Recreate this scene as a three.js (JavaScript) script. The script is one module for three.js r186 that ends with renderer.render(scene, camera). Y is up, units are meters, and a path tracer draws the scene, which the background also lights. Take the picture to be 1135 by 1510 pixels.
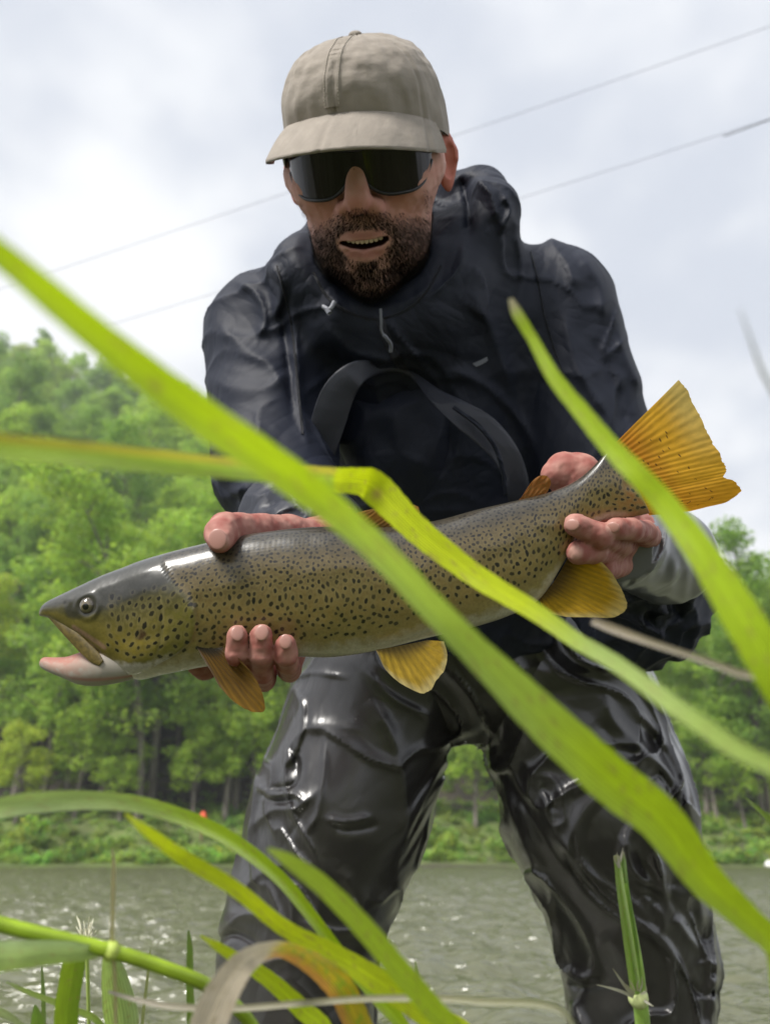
import * as THREE from 'three';
import { mergeGeometries } from 'three/addons/utils/BufferGeometryUtils.js';
import { createNoise3D } from 'simplex-noise';

// ---------- camera ----------
const scene = new THREE.Scene();
const F = 1200, TH = 0.4025, CT = Math.cos(TH), ST = Math.sin(TH), EYE = 0.35;      // focal length in pixels of the 1135 x 1510 photograph, upward pitch, height over the water
const camera = new THREE.PerspectiveCamera(2 * Math.atan(755 / F) * 180 / Math.PI, 1135 / 1510, 0.02, 1500);
camera.position.set(0, EYE, 0);
camera.lookAt(0, EYE + ST, -CT);
camera.focus = 0.66; camera.userData.fStop = 6.4;
scene.add(camera);
const renderer = new THREE.WebGLRenderer({ antialias: true });
renderer.toneMapping = THREE.LinearToneMapping;
renderer.toneMappingExposure = 3.6;
renderer.shadowMap.enabled = true;

// ---------- helpers ----------
let seed = 7;
const rnd = () => { seed = (seed + 0x6d2b79f5) | 0; let t = Math.imul(seed ^ (seed >>> 15), 1 | seed); t = (t + Math.imul(t ^ (t >>> 7), 61 | t)) ^ t; return ((t ^ (t >>> 14)) >>> 0) / 4294967296; };
const rr = (a, b) => a + (b - a) * rnd();
const n3 = createNoise3D(rnd);
const fbm = (x, y, z, o = 4) => { let s = 0, a = 0.5; for (let i = 0; i < o; i++) { s += a * n3(x, y, z); x = x * 2.03 + 11.3; y = y * 2.03 + 4.7; z = z * 2.03 + 7.1; a *= 0.5; } return s; };
const clamp = (x, a = 0, b = 1) => Math.min(b, Math.max(a, x));
const smooth = (a, b, x) => { const t = clamp((x - a) / (b - a)); return t * t * (3 - 2 * t); };
const lerp = (a, b, t) => a + (b - a) * t;
const mix3 = (a, b, t) => [lerp(a[0], b[0], t), lerp(a[1], b[1], t), lerp(a[2], b[2], t)];

// ---------- sky and sun ----------
{
  const W = 1024, H = 512, data = new Float32Array(W * H * 4);
  for (let j = 0; j < H; j++) for (let i = 0; i < W; i++) {
    const el = ((j + 0.5) / H - 0.5) * Math.PI, az = ((i + 0.5) / W - 0.5) * 2 * Math.PI;
    const x = Math.cos(el) * Math.cos(az), y = Math.sin(el), z = Math.cos(el) * Math.sin(az);
    const k = 1 / (0.35 + Math.max(y, 0));
    let c = fbm(x * k * 1.5 + 3, y * 0.8, z * k * 1.5, 5) * 1.5 + 0.1;
    c = smooth(-0.5, 0.62, c + 0.22 * fbm(x * k * 5, y, z * k * 5, 3));
    const col = mix3([0.60, 0.64, 0.72], [0.90, 0.912, 0.935], c);
    const o = (j * W + i) * 4;
    for (let q = 0; q < 3; q++) data[o + q] = col[q] * 0.325;
    data[o + 3] = 1;
  }
  const t = new THREE.DataTexture(data, W, H, THREE.RGBAFormat, THREE.FloatType);
  t.mapping = THREE.EquirectangularReflectionMapping; t.magFilter = THREE.LinearFilter; t.needsUpdate = true;
  scene.background = t; scene.environment = t;
}
const sun = new THREE.DirectionalLight(new THREE.Color(1, 0.96, 0.9), 1.5);
sun.position.set(-17, 28, 19); sun.castShadow = true; sun.shadow.radius = 40;
Object.assign(sun.shadow.camera, { left: -60, right: 60, top: 60, bottom: -60, near: 1, far: 200 });
scene.add(sun);

// points of the figure are measured along the line of sight (x right, y up across it, z back towards the viewer) in metres, then turned upright
const P = (px, py, d) => [(px - 567.5) / F * d, (755 - py) / F * d, -d];
const MV = new THREE.Matrix4().makeBasis(new THREE.Vector3(1, 0, 0), new THREE.Vector3(0, CT, ST), new THREE.Vector3(0, -ST, CT)).setPosition(0, EYE, 0);
const toW = (v) => new THREE.Vector3(...v).applyMatrix4(MV);
const W2V = (x, y, z) => { const b = y - EYE; return [x, b * CT + z * ST, -b * ST + z * CT]; };
const names = {};
const numbered = (n) => { const k = names[n] = (names[n] ?? -1) + 1; return k ? n + '_' + String(k).padStart(3, '0') : n; };
function tag(o, label, category, group, kind) {
  if (label) o.userData.label = label;
  if (category) o.userData.category = category;
  if (group) o.userData.group = group;
  if (kind) o.userData.kind = kind;
  return o;
}
function thing(name, label, category, at, group) {
  const o = new THREE.Group(); o.name = numbered(name); o.position.copy(at); scene.add(o);
  return tag(o, label, category, group);
}
function mesh(name, geo, mat, parent) {
  const m = new THREE.Mesh(geo, mat); m.name = parent === scene ? numbered(name) : name; m.castShadow = m.receiveShadow = true; parent.add(m); return m;
}
// a part measured along the sight line, put upright under a thing that stands unturned
function vpart(name, geo, mat, root, parent = root) {
  geo.applyMatrix4(MV); geo.translate(-root.position.x, -root.position.y, -root.position.z);
  return mesh(name, geo, mat, parent);
}
const bg = (pos, idx, nor, uv, col) => {
  const g = new THREE.BufferGeometry();
  g.setAttribute('position', new THREE.BufferAttribute(Float32Array.from(pos), 3));
  if (idx) g.setIndex(new THREE.BufferAttribute(Uint32Array.from(idx), 1));
  if (uv) g.setAttribute('uv', new THREE.BufferAttribute(Float32Array.from(uv), 2));
  if (col) g.setAttribute('color', new THREE.BufferAttribute(Float32Array.from(col), 3));
  if (nor) g.setAttribute('normal', new THREE.BufferAttribute(Float32Array.from(nor), 3)); else g.computeVertexNormals();
  return g;
};
// rows of points joined to a sheet; ring = each row closes on itself; caps = ends filled
function loft(rows, { ring = false, caps = false, uv = null, flip = false } = {}) {
  const n = rows[0].length, pos = [], idx = [], uvs = [], m = ring ? n + 1 : n;
  rows.forEach((r, i) => { for (let j = 0; j < m; j++) { const p = r[j % n]; pos.push(p[0], p[1], p[2]); const q = uv ? uv(i / (rows.length - 1), j / (m - 1), i, j) : [j / (m - 1), i / (rows.length - 1)]; uvs.push(q[0], q[1]); } });
  for (let i = 0; i + 1 < rows.length; i++) for (let j = 0; j + 1 < m; j++) {
    const a = i * m + j, b = a + 1, c = a + m, d = c + 1;
    if (flip) idx.push(a, c, b, b, c, d); else idx.push(a, b, c, b, d, c);
  }
  if (caps) for (const [i, s] of [[0, 1], [rows.length - 1, 0]]) {
    const c = [0, 0, 0]; rows[i].forEach((p) => { for (let k = 0; k < 3; k++) c[k] += p[k] / n; });
    const at = pos.length / 3; pos.push(...c); uvs.push(0.5, i ? 1 : 0);
    for (let j = 0; j < n; j++) { const a = i * m + j, b = a + 1; if (s !== +flip) idx.push(at, b, a); else idx.push(at, a, b); }
  }
  const g = bg(pos, idx, null, uvs);
  if (ring) { const N = g.attributes.normal; for (let i = 0; i < rows.length; i++) { const a = i * m, b = a + n; const v = [0, 1, 2].map((k) => N.array[a * 3 + k] + N.array[b * 3 + k]), l = Math.hypot(...v) || 1; for (const q of [a, b]) N.setXYZ(q, v[0] / l, v[1] / l, v[2] / l); } }
  return g;
}
const V3 = (p) => new THREE.Vector3(...p);
function spline(pts, n, tension = 0.5) {          // Catmull-Rom through points of any number of values
  const out = [], k = pts.length - 1;
  for (let i = 0; i <= n; i++) {
    const f = i / n * k, s = Math.min(Math.floor(f), k - 1), t = f - s;
    const a = pts[Math.max(s - 1, 0)], b = pts[s], c = pts[s + 1], d = pts[Math.min(s + 2, k)];
    const D = (p, r) => Math.hypot(p[0] - r[0], p[1] - r[1]) + 1e-9, h0 = a === b ? 0 : D(a, b), h1 = D(b, c), h2 = c === d ? 0 : D(c, d), e1 = 2 * tension * h1 / (h0 + h1), e2 = 2 * tension * h1 / (h1 + h2);
    out.push(b.map((_, q) => { const m1 = (c[q] - a[q]) * e1, m2 = (d[q] - b[q]) * e2, t2 = t * t, t3 = t2 * t; return (2 * t3 - 3 * t2 + 1) * b[q] + (t3 - 2 * t2 + t) * m1 + (-2 * t3 + 3 * t2) * c[q] + (t3 - t2) * m2; }));
  }
  return out;
}
function tube(pts, radius, seg = 40, sides = 8) {
  const c = new THREE.CatmullRomCurve3(pts.map((p) => p.isVector3 ? p : V3(p)));
  const g = new THREE.TubeGeometry(c, seg, 1, sides, false), pos = g.attributes.position, q = new THREE.Vector3();
  for (let i = 0; i <= seg; i++) { const t = i / seg, o = c.getPointAt(t), r = typeof radius === 'function' ? radius(t) : radius; for (let j = 0; j <= sides; j++) { const k = i * (sides + 1) + j; q.fromBufferAttribute(pos, k).sub(o).multiplyScalar(r).add(o); pos.setXYZ(k, q.x, q.y, q.z); } }
  g.computeVertexNormals();
  return g;
}
function texture(w, h, f, srgb = true, repeat = true) {      // f(u, v) -> [r, g, b] (linear if srgb) or a number
  const d = new Uint8Array(w * h * 4), enc = (x) => x <= 0.0031308 ? x * 12.92 : 1.055 * Math.pow(x, 1 / 2.4) - 0.055;
  for (let j = 0; j < h; j++) for (let i = 0; i < w; i++) {
    let c = f((i + 0.5) / w, (j + 0.5) / h); if (typeof c === 'number') c = [c, c, c];
    for (let k = 0; k < 3; k++) d[(j * w + i) * 4 + k] = Math.round(255 * clamp(srgb ? enc(clamp(c[k])) : c[k]));
    d[(j * w + i) * 4 + 3] = 255;
  }
  const t = new THREE.DataTexture(d, w, h); t.magFilter = t.minFilter = THREE.LinearFilter; if (srgb) t.colorSpace = THREE.SRGBColorSpace;
  if (repeat) t.wrapS = t.wrapT = THREE.RepeatWrapping;
  t.needsUpdate = true; return t;
}
// ---------- signed distance fields, meshed with surface nets ----------
const smin = (a, b, k) => { const h = Math.max(k - Math.abs(a - b), 0) / k; return Math.min(a, b) - h * h * k * 0.25; };
function cap(x, y, z, a, b, ra, rb) {              // tapered capsule
  const bx = b[0] - a[0], by = b[1] - a[1], bz = b[2] - a[2], px = x - a[0], py = y - a[1], pz = z - a[2];
  const t = clamp((px * bx + py * by + pz * bz) / (bx * bx + by * by + bz * bz + 1e-12));
  return Math.hypot(px - bx * t, py - by * t, pz - bz * t) - (ra + (rb - ra) * t);
}
function ell(x, y, z, c, r) { const a = (x - c[0]) / r[0], b = (y - c[1]) / r[1], d = (z - c[2]) / r[2], k = Math.hypot(a, b, d), q = Math.hypot(a / r[0], b / r[1], d / r[2]); return q < 1e-9 ? -Math.min(...r) : k * (k - 1) / q; }
function nets(f, lo, hi, h, color) {
  const nx = Math.ceil((hi[0] - lo[0]) / h) + 1, ny = Math.ceil((hi[1] - lo[1]) / h) + 1, nz = Math.ceil((hi[2] - lo[2]) / h) + 1, v = new Float32Array(nx * ny * nz), B = 8, sy = nx, sz = nx * ny;
  for (let k0 = 0; k0 < nz; k0 += B) for (let j0 = 0; j0 < ny; j0 += B) for (let i0 = 0; i0 < nx; i0 += B) {
    const c = f(lo[0] + (i0 + 3.5) * h, lo[1] + (j0 + 3.5) * h, lo[2] + (k0 + 3.5) * h), far = Math.abs(c) > B * h * 1.15 + 0.012;
    for (let k = k0; k < Math.min(k0 + B, nz); k++) for (let j = j0; j < Math.min(j0 + B, ny); j++) for (let i = i0; i < Math.min(i0 + B, nx); i++) v[i + j * sy + k * sz] = far ? c : f(lo[0] + i * h, lo[1] + j * h, lo[2] + k * h);
  }
  const id = new Int32Array(nx * ny * nz).fill(-1), pos = [], idx = [];
  const off = [0, 1, sy, sy + 1, sz, sz + 1, sz + sy, sz + sy + 1], edges = [[0, 1], [2, 3], [4, 5], [6, 7], [0, 2], [1, 3], [4, 6], [5, 7], [0, 4], [1, 5], [2, 6], [3, 7]];
  for (let k = 0; k < nz - 1; k++) for (let j = 0; j < ny - 1; j++) for (let i = 0; i < nx - 1; i++) {
    const o = i + j * sy + k * sz; let m = 0;
    for (let q = 0; q < 8; q++) if (v[o + off[q]] < 0) m |= 1 << q;
    if (m === 0 || m === 255) continue;
    let x = 0, y = 0, z = 0, c = 0;
    for (const [a, b] of edges) if (((m >> a) & 1) !== ((m >> b) & 1)) {
      const va = v[o + off[a]], t = va / (va - v[o + off[b]]);
      x += lerp(a & 1, b & 1, t); y += lerp((a >> 1) & 1, (b >> 1) & 1, t); z += lerp(a >> 2, b >> 2, t); c++;
    }
    id[o] = pos.length / 3; pos.push(lo[0] + (i + x / c) * h, lo[1] + (j + y / c) * h, lo[2] + (k + z / c) * h);
  }
  const quad = (a, b, c, d, flip) => { if (a < 0 || b < 0 || c < 0 || d < 0) return; if (flip) idx.push(a, c, b, a, d, c); else idx.push(a, b, c, a, c, d); };
  for (let k = 1; k < nz - 1; k++) for (let j = 1; j < ny - 1; j++) for (let i = 1; i < nx - 1; i++) {
    const o = i + j * sy + k * sz, s = v[o] < 0;
    if (s !== v[o + 1] < 0) quad(id[o], id[o - sy], id[o - sy - sz], id[o - sz], !s ? false : true);
    if (s !== v[o + sy] < 0) quad(id[o], id[o - sz], id[o - sz - 1], id[o - 1], !s ? false : true);
    if (s !== v[o + sz] < 0) quad(id[o], id[o - 1], id[o - 1 - sy], id[o - sy], !s ? false : true);
  }
  const nor = new Float32Array(pos.length), uv = new Float32Array(pos.length / 3 * 2), col = color ? new Float32Array(pos.length) : null, e = h * 0.6;
  for (let q = 0; q < pos.length; q += 3) {
    const x = pos[q], y = pos[q + 1], z = pos[q + 2];
    const gx = f(x + e, y, z) - f(x - e, y, z), gy = f(x, y + e, z) - f(x, y - e, z), gz = f(x, y, z + e) - f(x, y, z - e), l = Math.hypot(gx, gy, gz) || 1;
    nor[q] = gx / l; nor[q + 1] = gy / l; nor[q + 2] = gz / l;
    uv[q / 3 * 2] = x + z * 0.6; uv[q / 3 * 2 + 1] = y + z * 0.3;
    if (color) { const c = color(x, y, z, gx / l, gy / l, gz / l); col[q] = c[0]; col[q + 1] = c[1]; col[q + 2] = c[2]; }
  }
  // make the faces look outward
  let sgn = 0; for (let q = 0; q < idx.length && q < 3000; q += 3) { const [a, b, c] = [idx[q] * 3, idx[q + 1] * 3, idx[q + 2] * 3]; const u = [0, 1, 2].map((s) => pos[b + s] - pos[a + s]), w = [0, 1, 2].map((s) => pos[c + s] - pos[a + s]); sgn += (u[1] * w[2] - u[2] * w[1]) * nor[a] + (u[2] * w[0] - u[0] * w[2]) * nor[a + 1] + (u[0] * w[1] - u[1] * w[0]) * nor[a + 2]; }
  if (sgn < 0) for (let q = 0; q < idx.length; q += 3) { const t = idx[q]; idx[q] = idx[q + 1]; idx[q + 1] = t; }
  return bg(pos, idx, nor, uv, col);
}
// folds of cloth: polylines in pixels [[x, y], ...], half width in pixels, height in metres
function folds(list) {
  const L = list.map(([pts, w0, h]) => { const w = Math.max(w0, 4.6); const s = pts.length > 2 ? spline(pts, pts.length * 4) : pts; const xs = s.map((p) => p[0]), ys = s.map((p) => p[1]); return { s, w, h, b: [Math.min(...xs) - 3 * w, Math.max(...xs) + 3 * w, Math.min(...ys) - 3 * w, Math.max(...ys) + 3 * w] }; });
  return (x, y, z) => {
    const u = 567.5 - F * x / z, v = 755 + F * y / z; let sum = 0;
    for (const c of L) {
      if (u < c.b[0] || u > c.b[1] || v < c.b[2] || v > c.b[3]) continue;
      let best = 1e9, tt = 0;
      for (let i = 0; i + 1 < c.s.length; i++) { const a = c.s[i], b = c.s[i + 1], bx = b[0] - a[0], by = b[1] - a[1], t = clamp(((u - a[0]) * bx + (v - a[1]) * by) / (bx * bx + by * by + 1e-9)), d = (u - a[0] - bx * t) ** 2 + (v - a[1] - by * t) ** 2; if (d < best) { best = d; tt = (i + t) / (c.s.length - 1); } }
      const env = Math.min(1, Math.min(tt, 1 - tt) * 5 + 0.15), q = best / (c.w * c.w);
      sum += c.h * env * Math.exp(-1.5 * (Math.sqrt(q + 0.22) - 0.47));
    }
    return sum;
  };
}
const MS = (o) => new THREE.MeshPhysicalMaterial(o);
const rgb = (r, g, b) => new THREE.Color().setRGB(r, g, b);
// ================= setting: ground, water, far bank, wood =================
const FAR = 40;
const ridge = (t) => { const k = [[-1.2, 104], [-0.57, 92], [-0.26, 79], [0.2, 54], [0.44, 38], [1.2, 30]]; for (let i = 0; i + 1 < k.length; i++) if (t < k[i + 1][0] || i + 2 === k.length) return lerp(k[i][1], k[i + 1][1], clamp((t - k[i][0]) / (k[i + 1][0] - k[i][0]))); };
function groundY(x, z) {
  const f = -z;
  if (f < 1.6) return lerp(0.1, -0.3, smooth(0.75, 1.15, f)) + 0.02 * n3(x * 3, z * 3, 1);
  const shore = FAR + 1.1 * n3(x * 0.06, 3, 1) + 0.5 * n3(x * 0.3, 1, 8);
  const bed = lerp(-0.3, -0.9, smooth(1.6, 8, f));
  if (f < shore - 4) return bed;
  let h = lerp(bed, 0.12, smooth(shore - 4, shore + 0.2, f));
  h += 3.0 * Math.pow(smooth(shore, shore + 10, f), 0.85);
  h += 0.25 * fbm(x * 0.25, f * 0.25, 2, 3) * smooth(shore, shore + 2, f);
  const s = clamp((f - 52) / 98), R = ridge(x / f);
  h += (R - 3.2) * Math.pow(s, 0.93) * (f > 52 ? 1 : 0) + 2.5 * smooth(55, 80, f) * fbm(x * 0.03, f * 0.03, 5, 3);
  if (f > 150) h -= (f - 150) * 0.15;
  return h;
}
{
  const rowsF = []; for (let f = -6; f < 2; f += 0.2) rowsF.push(f); for (let f = 2; f < 36; f += 2) rowsF.push(f); for (let f = 36; f < 56; f += 0.4) rowsF.push(f); for (let f = 56; f < 160; f += 2) rowsF.push(f); for (const f of [180, 220, 300, 420, 600]) rowsF.push(f);
  const rows = rowsF.map((f) => { const r = [], hw = 6 + Math.max(f, 0) * 1.3; for (let i = 0; i <= 220; i++) { const x = lerp(-hw, hw, i / 220); r.push([x, groundY(x, -f), -f]); } return r; });
  const g = loft(rows, { uv: (a, b, i, j) => [rows[i][j][0] * 0.1, rows[i][j][2] * 0.1] });
  const col = []; const p = g.attributes.position;
  for (let i = 0; i < p.count; i++) { const x = p.getX(i), z = p.getZ(i), f = -z; const litter = mix3([0.022, 0.018, 0.013], [0.055, 0.045, 0.032], clamp(0.5 + fbm(x * 0.5, z * 0.5, 4, 4))); const green = mix3([0.08, 0.12, 0.025], [0.17, 0.22, 0.06], clamp(0.5 + fbm(x * 0.8, z * 0.8, 9, 3))); col.push(...mix3(litter, green, clamp(smooth(FAR - 1.5, FAR - 0.5, f) * (1 - smooth(46, 49, f)) * (0.75 + fbm(x * 0.4, z * 0.4, 3, 3)) + (f < 2 ? 0.3 : 0)))); }
  g.setAttribute('color', new THREE.Float32BufferAttribute(col, 3));
  const grain = texture(512, 512, (u, v) => 0.5 + 0.5 * fbm(u * 30, v * 30, 1, 4), false);
  tag(mesh('ground', g, MS({ vertexColors: true, roughness: 1, bumpMap: grain, bumpScale: 0.08 }), scene), 'grassy bank and wooded hillside floor across the river', null, null, 'structure');
}
{ // the river: waves as geometry, ripples as relief
  const wave = (x, f) => {
    const k = smooth(0.2, 2, f), a = n3(x * 1.1 + 0.5 * n3(x * .4, f * .5, 3), f * 2.4, 0.3), b = n3(x * 2.9, f * 6.2, 5.1), c = n3(x * 7, f * 15, 9.4), e = n3(x * 0.35, f * 0.8, 2.2);
    return k * (0.034 * (1 - Math.abs(a)) + 0.026 * b + 0.009 * c + 0.014 * e - 0.034);
  };
  const fs = []; for (let f = 0.5; f < 46; f *= 1.0062) fs.push(f);
  const rows = fs.map((f) => { const r = []; for (let i = 0; i <= 300; i++) { const x = lerp(-1, 1, i / 300) * (0.6 + f * 0.72); r.push([x, wave(x, f), -f]); } return r; });
  const g = loft(rows, { uv: (a, b, i, j) => [rows[i][j][0] * 0.4, rows[i][j][2] * 1.3] });
  const side = []; for (const s of [-1, 1]) side.push(loft([[0.5, 0.6 + 0.5 * 0.72], [46, 0.6 + 46 * 0.72]].map(([f, w]) => [[s * w, 0, -f], [s * (w + 90), 0, -f]]), { flip: s < 0 }));
  const rip = texture(1024, 1024, (u, v) => { const c = (s, k, o) => { const a = Math.cos(u * 2 * Math.PI) * s, b = Math.sin(u * 2 * Math.PI) * s, d = v * 2 * Math.PI; return n3(a + Math.cos(d) * k, b + Math.sin(d) * k, o + Math.cos(d) * k); }; return 0.5 + 0.22 * c(2.2, 2.2, 1) + 0.16 * c(5, 5, 7) + 0.1 * c(11, 11, 3); }, false);
  tag(mesh('river', mergeGeometries([g, ...side]), MS({ color: rgb(0.11, 0.115, 0.06), roughness: 0.13, ior: 1.8, bumpMap: rip, bumpScale: 0.018 }), scene), 'olive green rippled river behind the man', null, null, 'structure');
}
// leaves: folded quads gathered into clumps
function leafCloud(centres, count, size, tone) {
  const pos = [], nor = [], idx = [], col = [], q = new THREE.Quaternion(), e = new THREE.Euler(), a = new THREE.Vector3(), b = new THREE.Vector3(), nn = new THREE.Vector3(), out = new THREE.Vector3();
  const weight = centres.map((c) => c.r * c.r * c.r2), total = weight.reduce((s, w) => s + w, 0);
  centres.forEach((c, ci) => {
    const m = Math.round(count * weight[ci] / total);
    for (let i = 0; i < m; i++) {
      out.set(rr(-1, 1), rr(-1, 1), rr(-1, 1)).normalize(); const k = Math.pow(rnd(), 0.45);
      const px = c.x + out.x * c.r * k, py = c.y + out.y * c.r2 * k, pz = c.z + out.z * c.r * k, s = size * rr(0.6, 1.3);
      e.set(rr(-0.9, 0.9), rr(0, 6.28), rr(-0.9, 0.9)); q.setFromEuler(e);
      a.set(s, 0, 0).applyQuaternion(q); b.set(0, -0.15 * s, s * 0.62).applyQuaternion(q); nn.set(0, 1, 0).applyQuaternion(q);
      nn.lerp(out, 0.35).normalize();
      const o = pos.length / 3, t = tone * rr(0.78, 1.22) * (c.t ?? 1), y = rr(-0.05, 0.1);
      pos.push(px - a.x * .5, py - a.y * .5, pz - a.z * .5, px + b.x * .5, py + b.y * .5 + s * 0.08, pz + b.z * .5, px + a.x * .5, py + a.y * .5, pz + a.z * .5, px - b.x * .5, py - b.y * .5 - s * .1, pz - b.z * .5);
      for (let v = 0; v < 4; v++) { nor.push(nn.x, nn.y, nn.z); col.push(t * (1 + y * 1.5), t, t * (1 - y)); }
      idx.push(o, o + 1, o + 2, o, o + 2, o + 3);
    }
  });
  return bg(pos, idx, nor, null, col);
}
const bark = texture(128, 256, (u, v) => { const n = 0.5 + fbm(u * 14, v * 5, 2, 4); return mix3([0.075, 0.06, 0.048], [0.24, 0.215, 0.18], clamp(n)); });
const barkB = texture(128, 256, (u, v) => 0.5 + 0.5 * fbm(u * 20, v * 6, 5, 4), false);
const BARK = MS({ map: bark, bumpMap: barkB, bumpScale: 0.04, roughness: 0.95 });
const leafMat = (r, g, b) => MS({ color: rgb(r, g, b), vertexColors: true, roughness: 1, specularIntensity: 0.3, transmission: 0.5, thickness: 0, side: THREE.DoubleSide });
const LEAF = [leafMat(0.35, 0.52, 0.06), leafMat(0.29, 0.46, 0.06), leafMat(0.23, 0.39, 0.06), leafMat(0.43, 0.55, 0.06), leafMat(0.19, 0.32, 0.06), leafMat(0.33, 0.43, 0.11)];
function treeShape({ H, base, rad, clumps, leaves, size, flat = 0.62, lean = 0.4, r0 = 0.2, droop = 0 }) {
  const geos = [], cs = [], lx = rr(-lean, lean), lz = rr(-lean, lean), ax = (h) => [lx * h * h / H + 0.12 * Math.sin(h * .6 + lx * 9), h, lz * h * h / H];
  const path = []; for (let i = 0; i <= 7; i++) path.push(ax(H * 0.93 * i / 7 - (i ? 0 : 0.4)));
  geos.push(tube(path, (t) => r0 * (1 - 0.86 * t) + r0 * 0.5 * Math.exp(-t * 22), 20, 8));
  for (let i = 0; i < clumps; i++) {
    const h = base + (H - base) * Math.pow((i + rnd()) / clumps, 0.9), k = (h - base) / (H - base), R = rad * Math.pow(Math.sin(Math.PI * (0.16 + 0.8 * k)), 0.75), an = i * 2.4 + rr(-0.5, 0.5), d = R * Math.sqrt(rr(0.1, 1)), o = ax(h);
    const c = { x: o[0] + Math.cos(an) * d, y: h + rr(-0.5, 0.5) - droop * d, z: o[2] + Math.sin(an) * d, r: rad * rr(0.26, 0.44), r2: rad * rr(0.26, 0.44) * flat, t: rr(0.85, 1.15) };
    cs.push(c);
    if (i % 3 === 0) { const o2 = ax(Math.max(base * 0.85, h - d * 0.9)); geos.push(tube([o2, [(o2[0] + c.x) / 2, (o2[1] + c.y) / 2 + 0.25, (o2[2] + c.z) / 2], [c.x, c.y, c.z]], (t) => r0 * 0.3 * (1 - 0.75 * t) + 0.012, 6, 5)); }
  }
  return { trunk: mergeGeometries(geos), crown: leafCloud(cs, leaves, size, 1) };
}
const HILL = [
  treeShape({ H: 15, base: 3.6, rad: 4.0, clumps: 46, leaves: 8200, size: 0.33 }),
  treeShape({ H: 17, base: 4.2, rad: 3.6, clumps: 44, leaves: 8200, size: 0.32 }),
  treeShape({ H: 13, base: 2.6, rad: 4.3, clumps: 48, leaves: 8400, size: 0.34 }),
  treeShape({ H: 18, base: 5.0, rad: 3.2, clumps: 40, leaves: 7200, size: 0.32, flat: 0.8 }),
  treeShape({ H: 14, base: 3.2, rad: 3.4, clumps: 36, leaves: 6800, size: 0.32, flat: 0.7 }),
];
const FRONT = [
  treeShape({ H: 17, base: 4.4, rad: 3.6, clumps: 44, leaves: 9500, size: 0.27, flat: 0.62, r0: 0.20, droop: 0.18 }),
  treeShape({ H: 15, base: 3.4, rad: 3.4, clumps: 42, leaves: 9500, size: 0.26, flat: 0.58, r0: 0.17, droop: 0.22 }),
  treeShape({ H: 18, base: 5.0, rad: 3.4, clumps: 40, leaves: 9000, size: 0.28, flat: 0.62, r0: 0.22, droop: 0.15 }),
];
const SAPLING = treeShape({ H: 6.4, base: 2.6, rad: 2.0, clumps: 34, leaves: 5200, size: 0.19, flat: 0.72, r0: 0.13, lean: 0.1, droop: 0.1 });
function plant(shape, label, group, x, z, s, leaf, brk, turn = rr(0, 6.28), lean = 0) {
  const t = thing('tree', label, 'tree', new THREE.Vector3(x, groundY(x, z) - 0.05, z), group);
  t.rotation.set(0, turn, lean); t.scale.setScalar(s);
  mesh('trunk', shape.trunk, BARK, t); mesh('crown', shape.crown, LEAF[leaf], t);
  return t;
}
const azOf = (px, f) => { const vy = -0.36; return (px - 567.5) / F / (CT - vy * ST) * f; };    // sideways place of a pixel column near the far shore
// the trees along the shore whose trunks show
[
  [62, 49.5, 0, 1.0, 1, 0, 'slim pale trunked tree nearest the left edge of the far bank'],
  [95, 50.5, 1, 1.05, 0, 0, 'pale leaning tree second from the left on the far bank'],
  [148, 47.5, 2, 0.95, 1, 0, 'straight grey trunked tree below the open mouth of the fish'],
  [206, 46.2, 0, 1.12, 0, 0, 'thick pale trunk of the tallest shore tree below the gill of the fish'],
  [222, 47.6, 2, 1.1, 1, 1, 'darker tree leaning just right of the thick pale trunk'],
  [334, 46.5, 1, 1.0, 0, 1, 'brownish trunked tree just left of the man\'s knee'],
  [349, 48.0, 1, 1.06, 0, 0, 'grey trunked tree touching the outline of the man\'s left thigh in the photo'],
  [20, 52, 2, 1.0, 2, 1, 'dark trunked tree at the left edge behind the shore trees'],
  [120, 54, 0, 1.0, 2, 1, 'dark slim tree set back between the pale shore trunks'],
  [175, 56, 1, 1.1, 1, 1, 'dark tree set back left of the thick pale trunk'],
  [285, 53, 2, 1.1, 3, 1, 'bright yellow green tree set back above the orange post'],
  [735, 52, 1, 0.78, 4, 1, 'dark tree seen through the gap between the legs'],
  [660, 54, 0, 0.78, 2, 1, 'tree behind the small tree in the gap between the legs'],
  [1040, 47, 2, 0.74, 1, 1, 'tree on the far bank just right of the man\'s shiny thigh'],
  [1085, 50, 0, 0.82, 1, 1, 'broad bright crowned tree on the right bank'],
  [1119, 46, 1, 0.78, 2, 0, 'left one of the twin pale trunks at the right edge'],
  [1130, 46.4, 2, 0.78, 2, 0, 'right one of the twin pale trunks at the right edge'],
].forEach(([px, f, k, s, leaf, brk, label], i) => plant(FRONT[k], label, null, azOf(px, f), -f, s, leaf, brk, i * 1.7, [0, .05, -.03, -.06, -.1, 0.0, .01][i] ?? 0));
plant(SAPLING, 'small bright tree with one bare trunk seen between the legs', null, azOf(700, 44.6), -44.6, 1.0, 0, 0, 1);
[[28, 45.5, .8, 3, 'sapling low at the left edge of the far bank'], [112, 46.5, .95, 0, 'young leafy tree between the two pale trunks at the left'], [178, 45.8, .7, 0, 'little sapling right beside the thick pale trunk'], [372, 46.2, .9, 0, 'young tree half hidden behind the left thigh of the man'], [1052, 46, .95, 1, 'young tree low on the right bank beside the shiny leg'], [1092, 45.4, .75, 0, 'little sapling left of the twin trunks at the right edge'], [640, 45.5, .7, 1, 'sapling low in the gap beside the left leg']].forEach(([px, f, k, leaf, label], i) => plant(SAPLING, label, null, azOf(px, f), -f, k, leaf, 0, i * 2));
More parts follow.
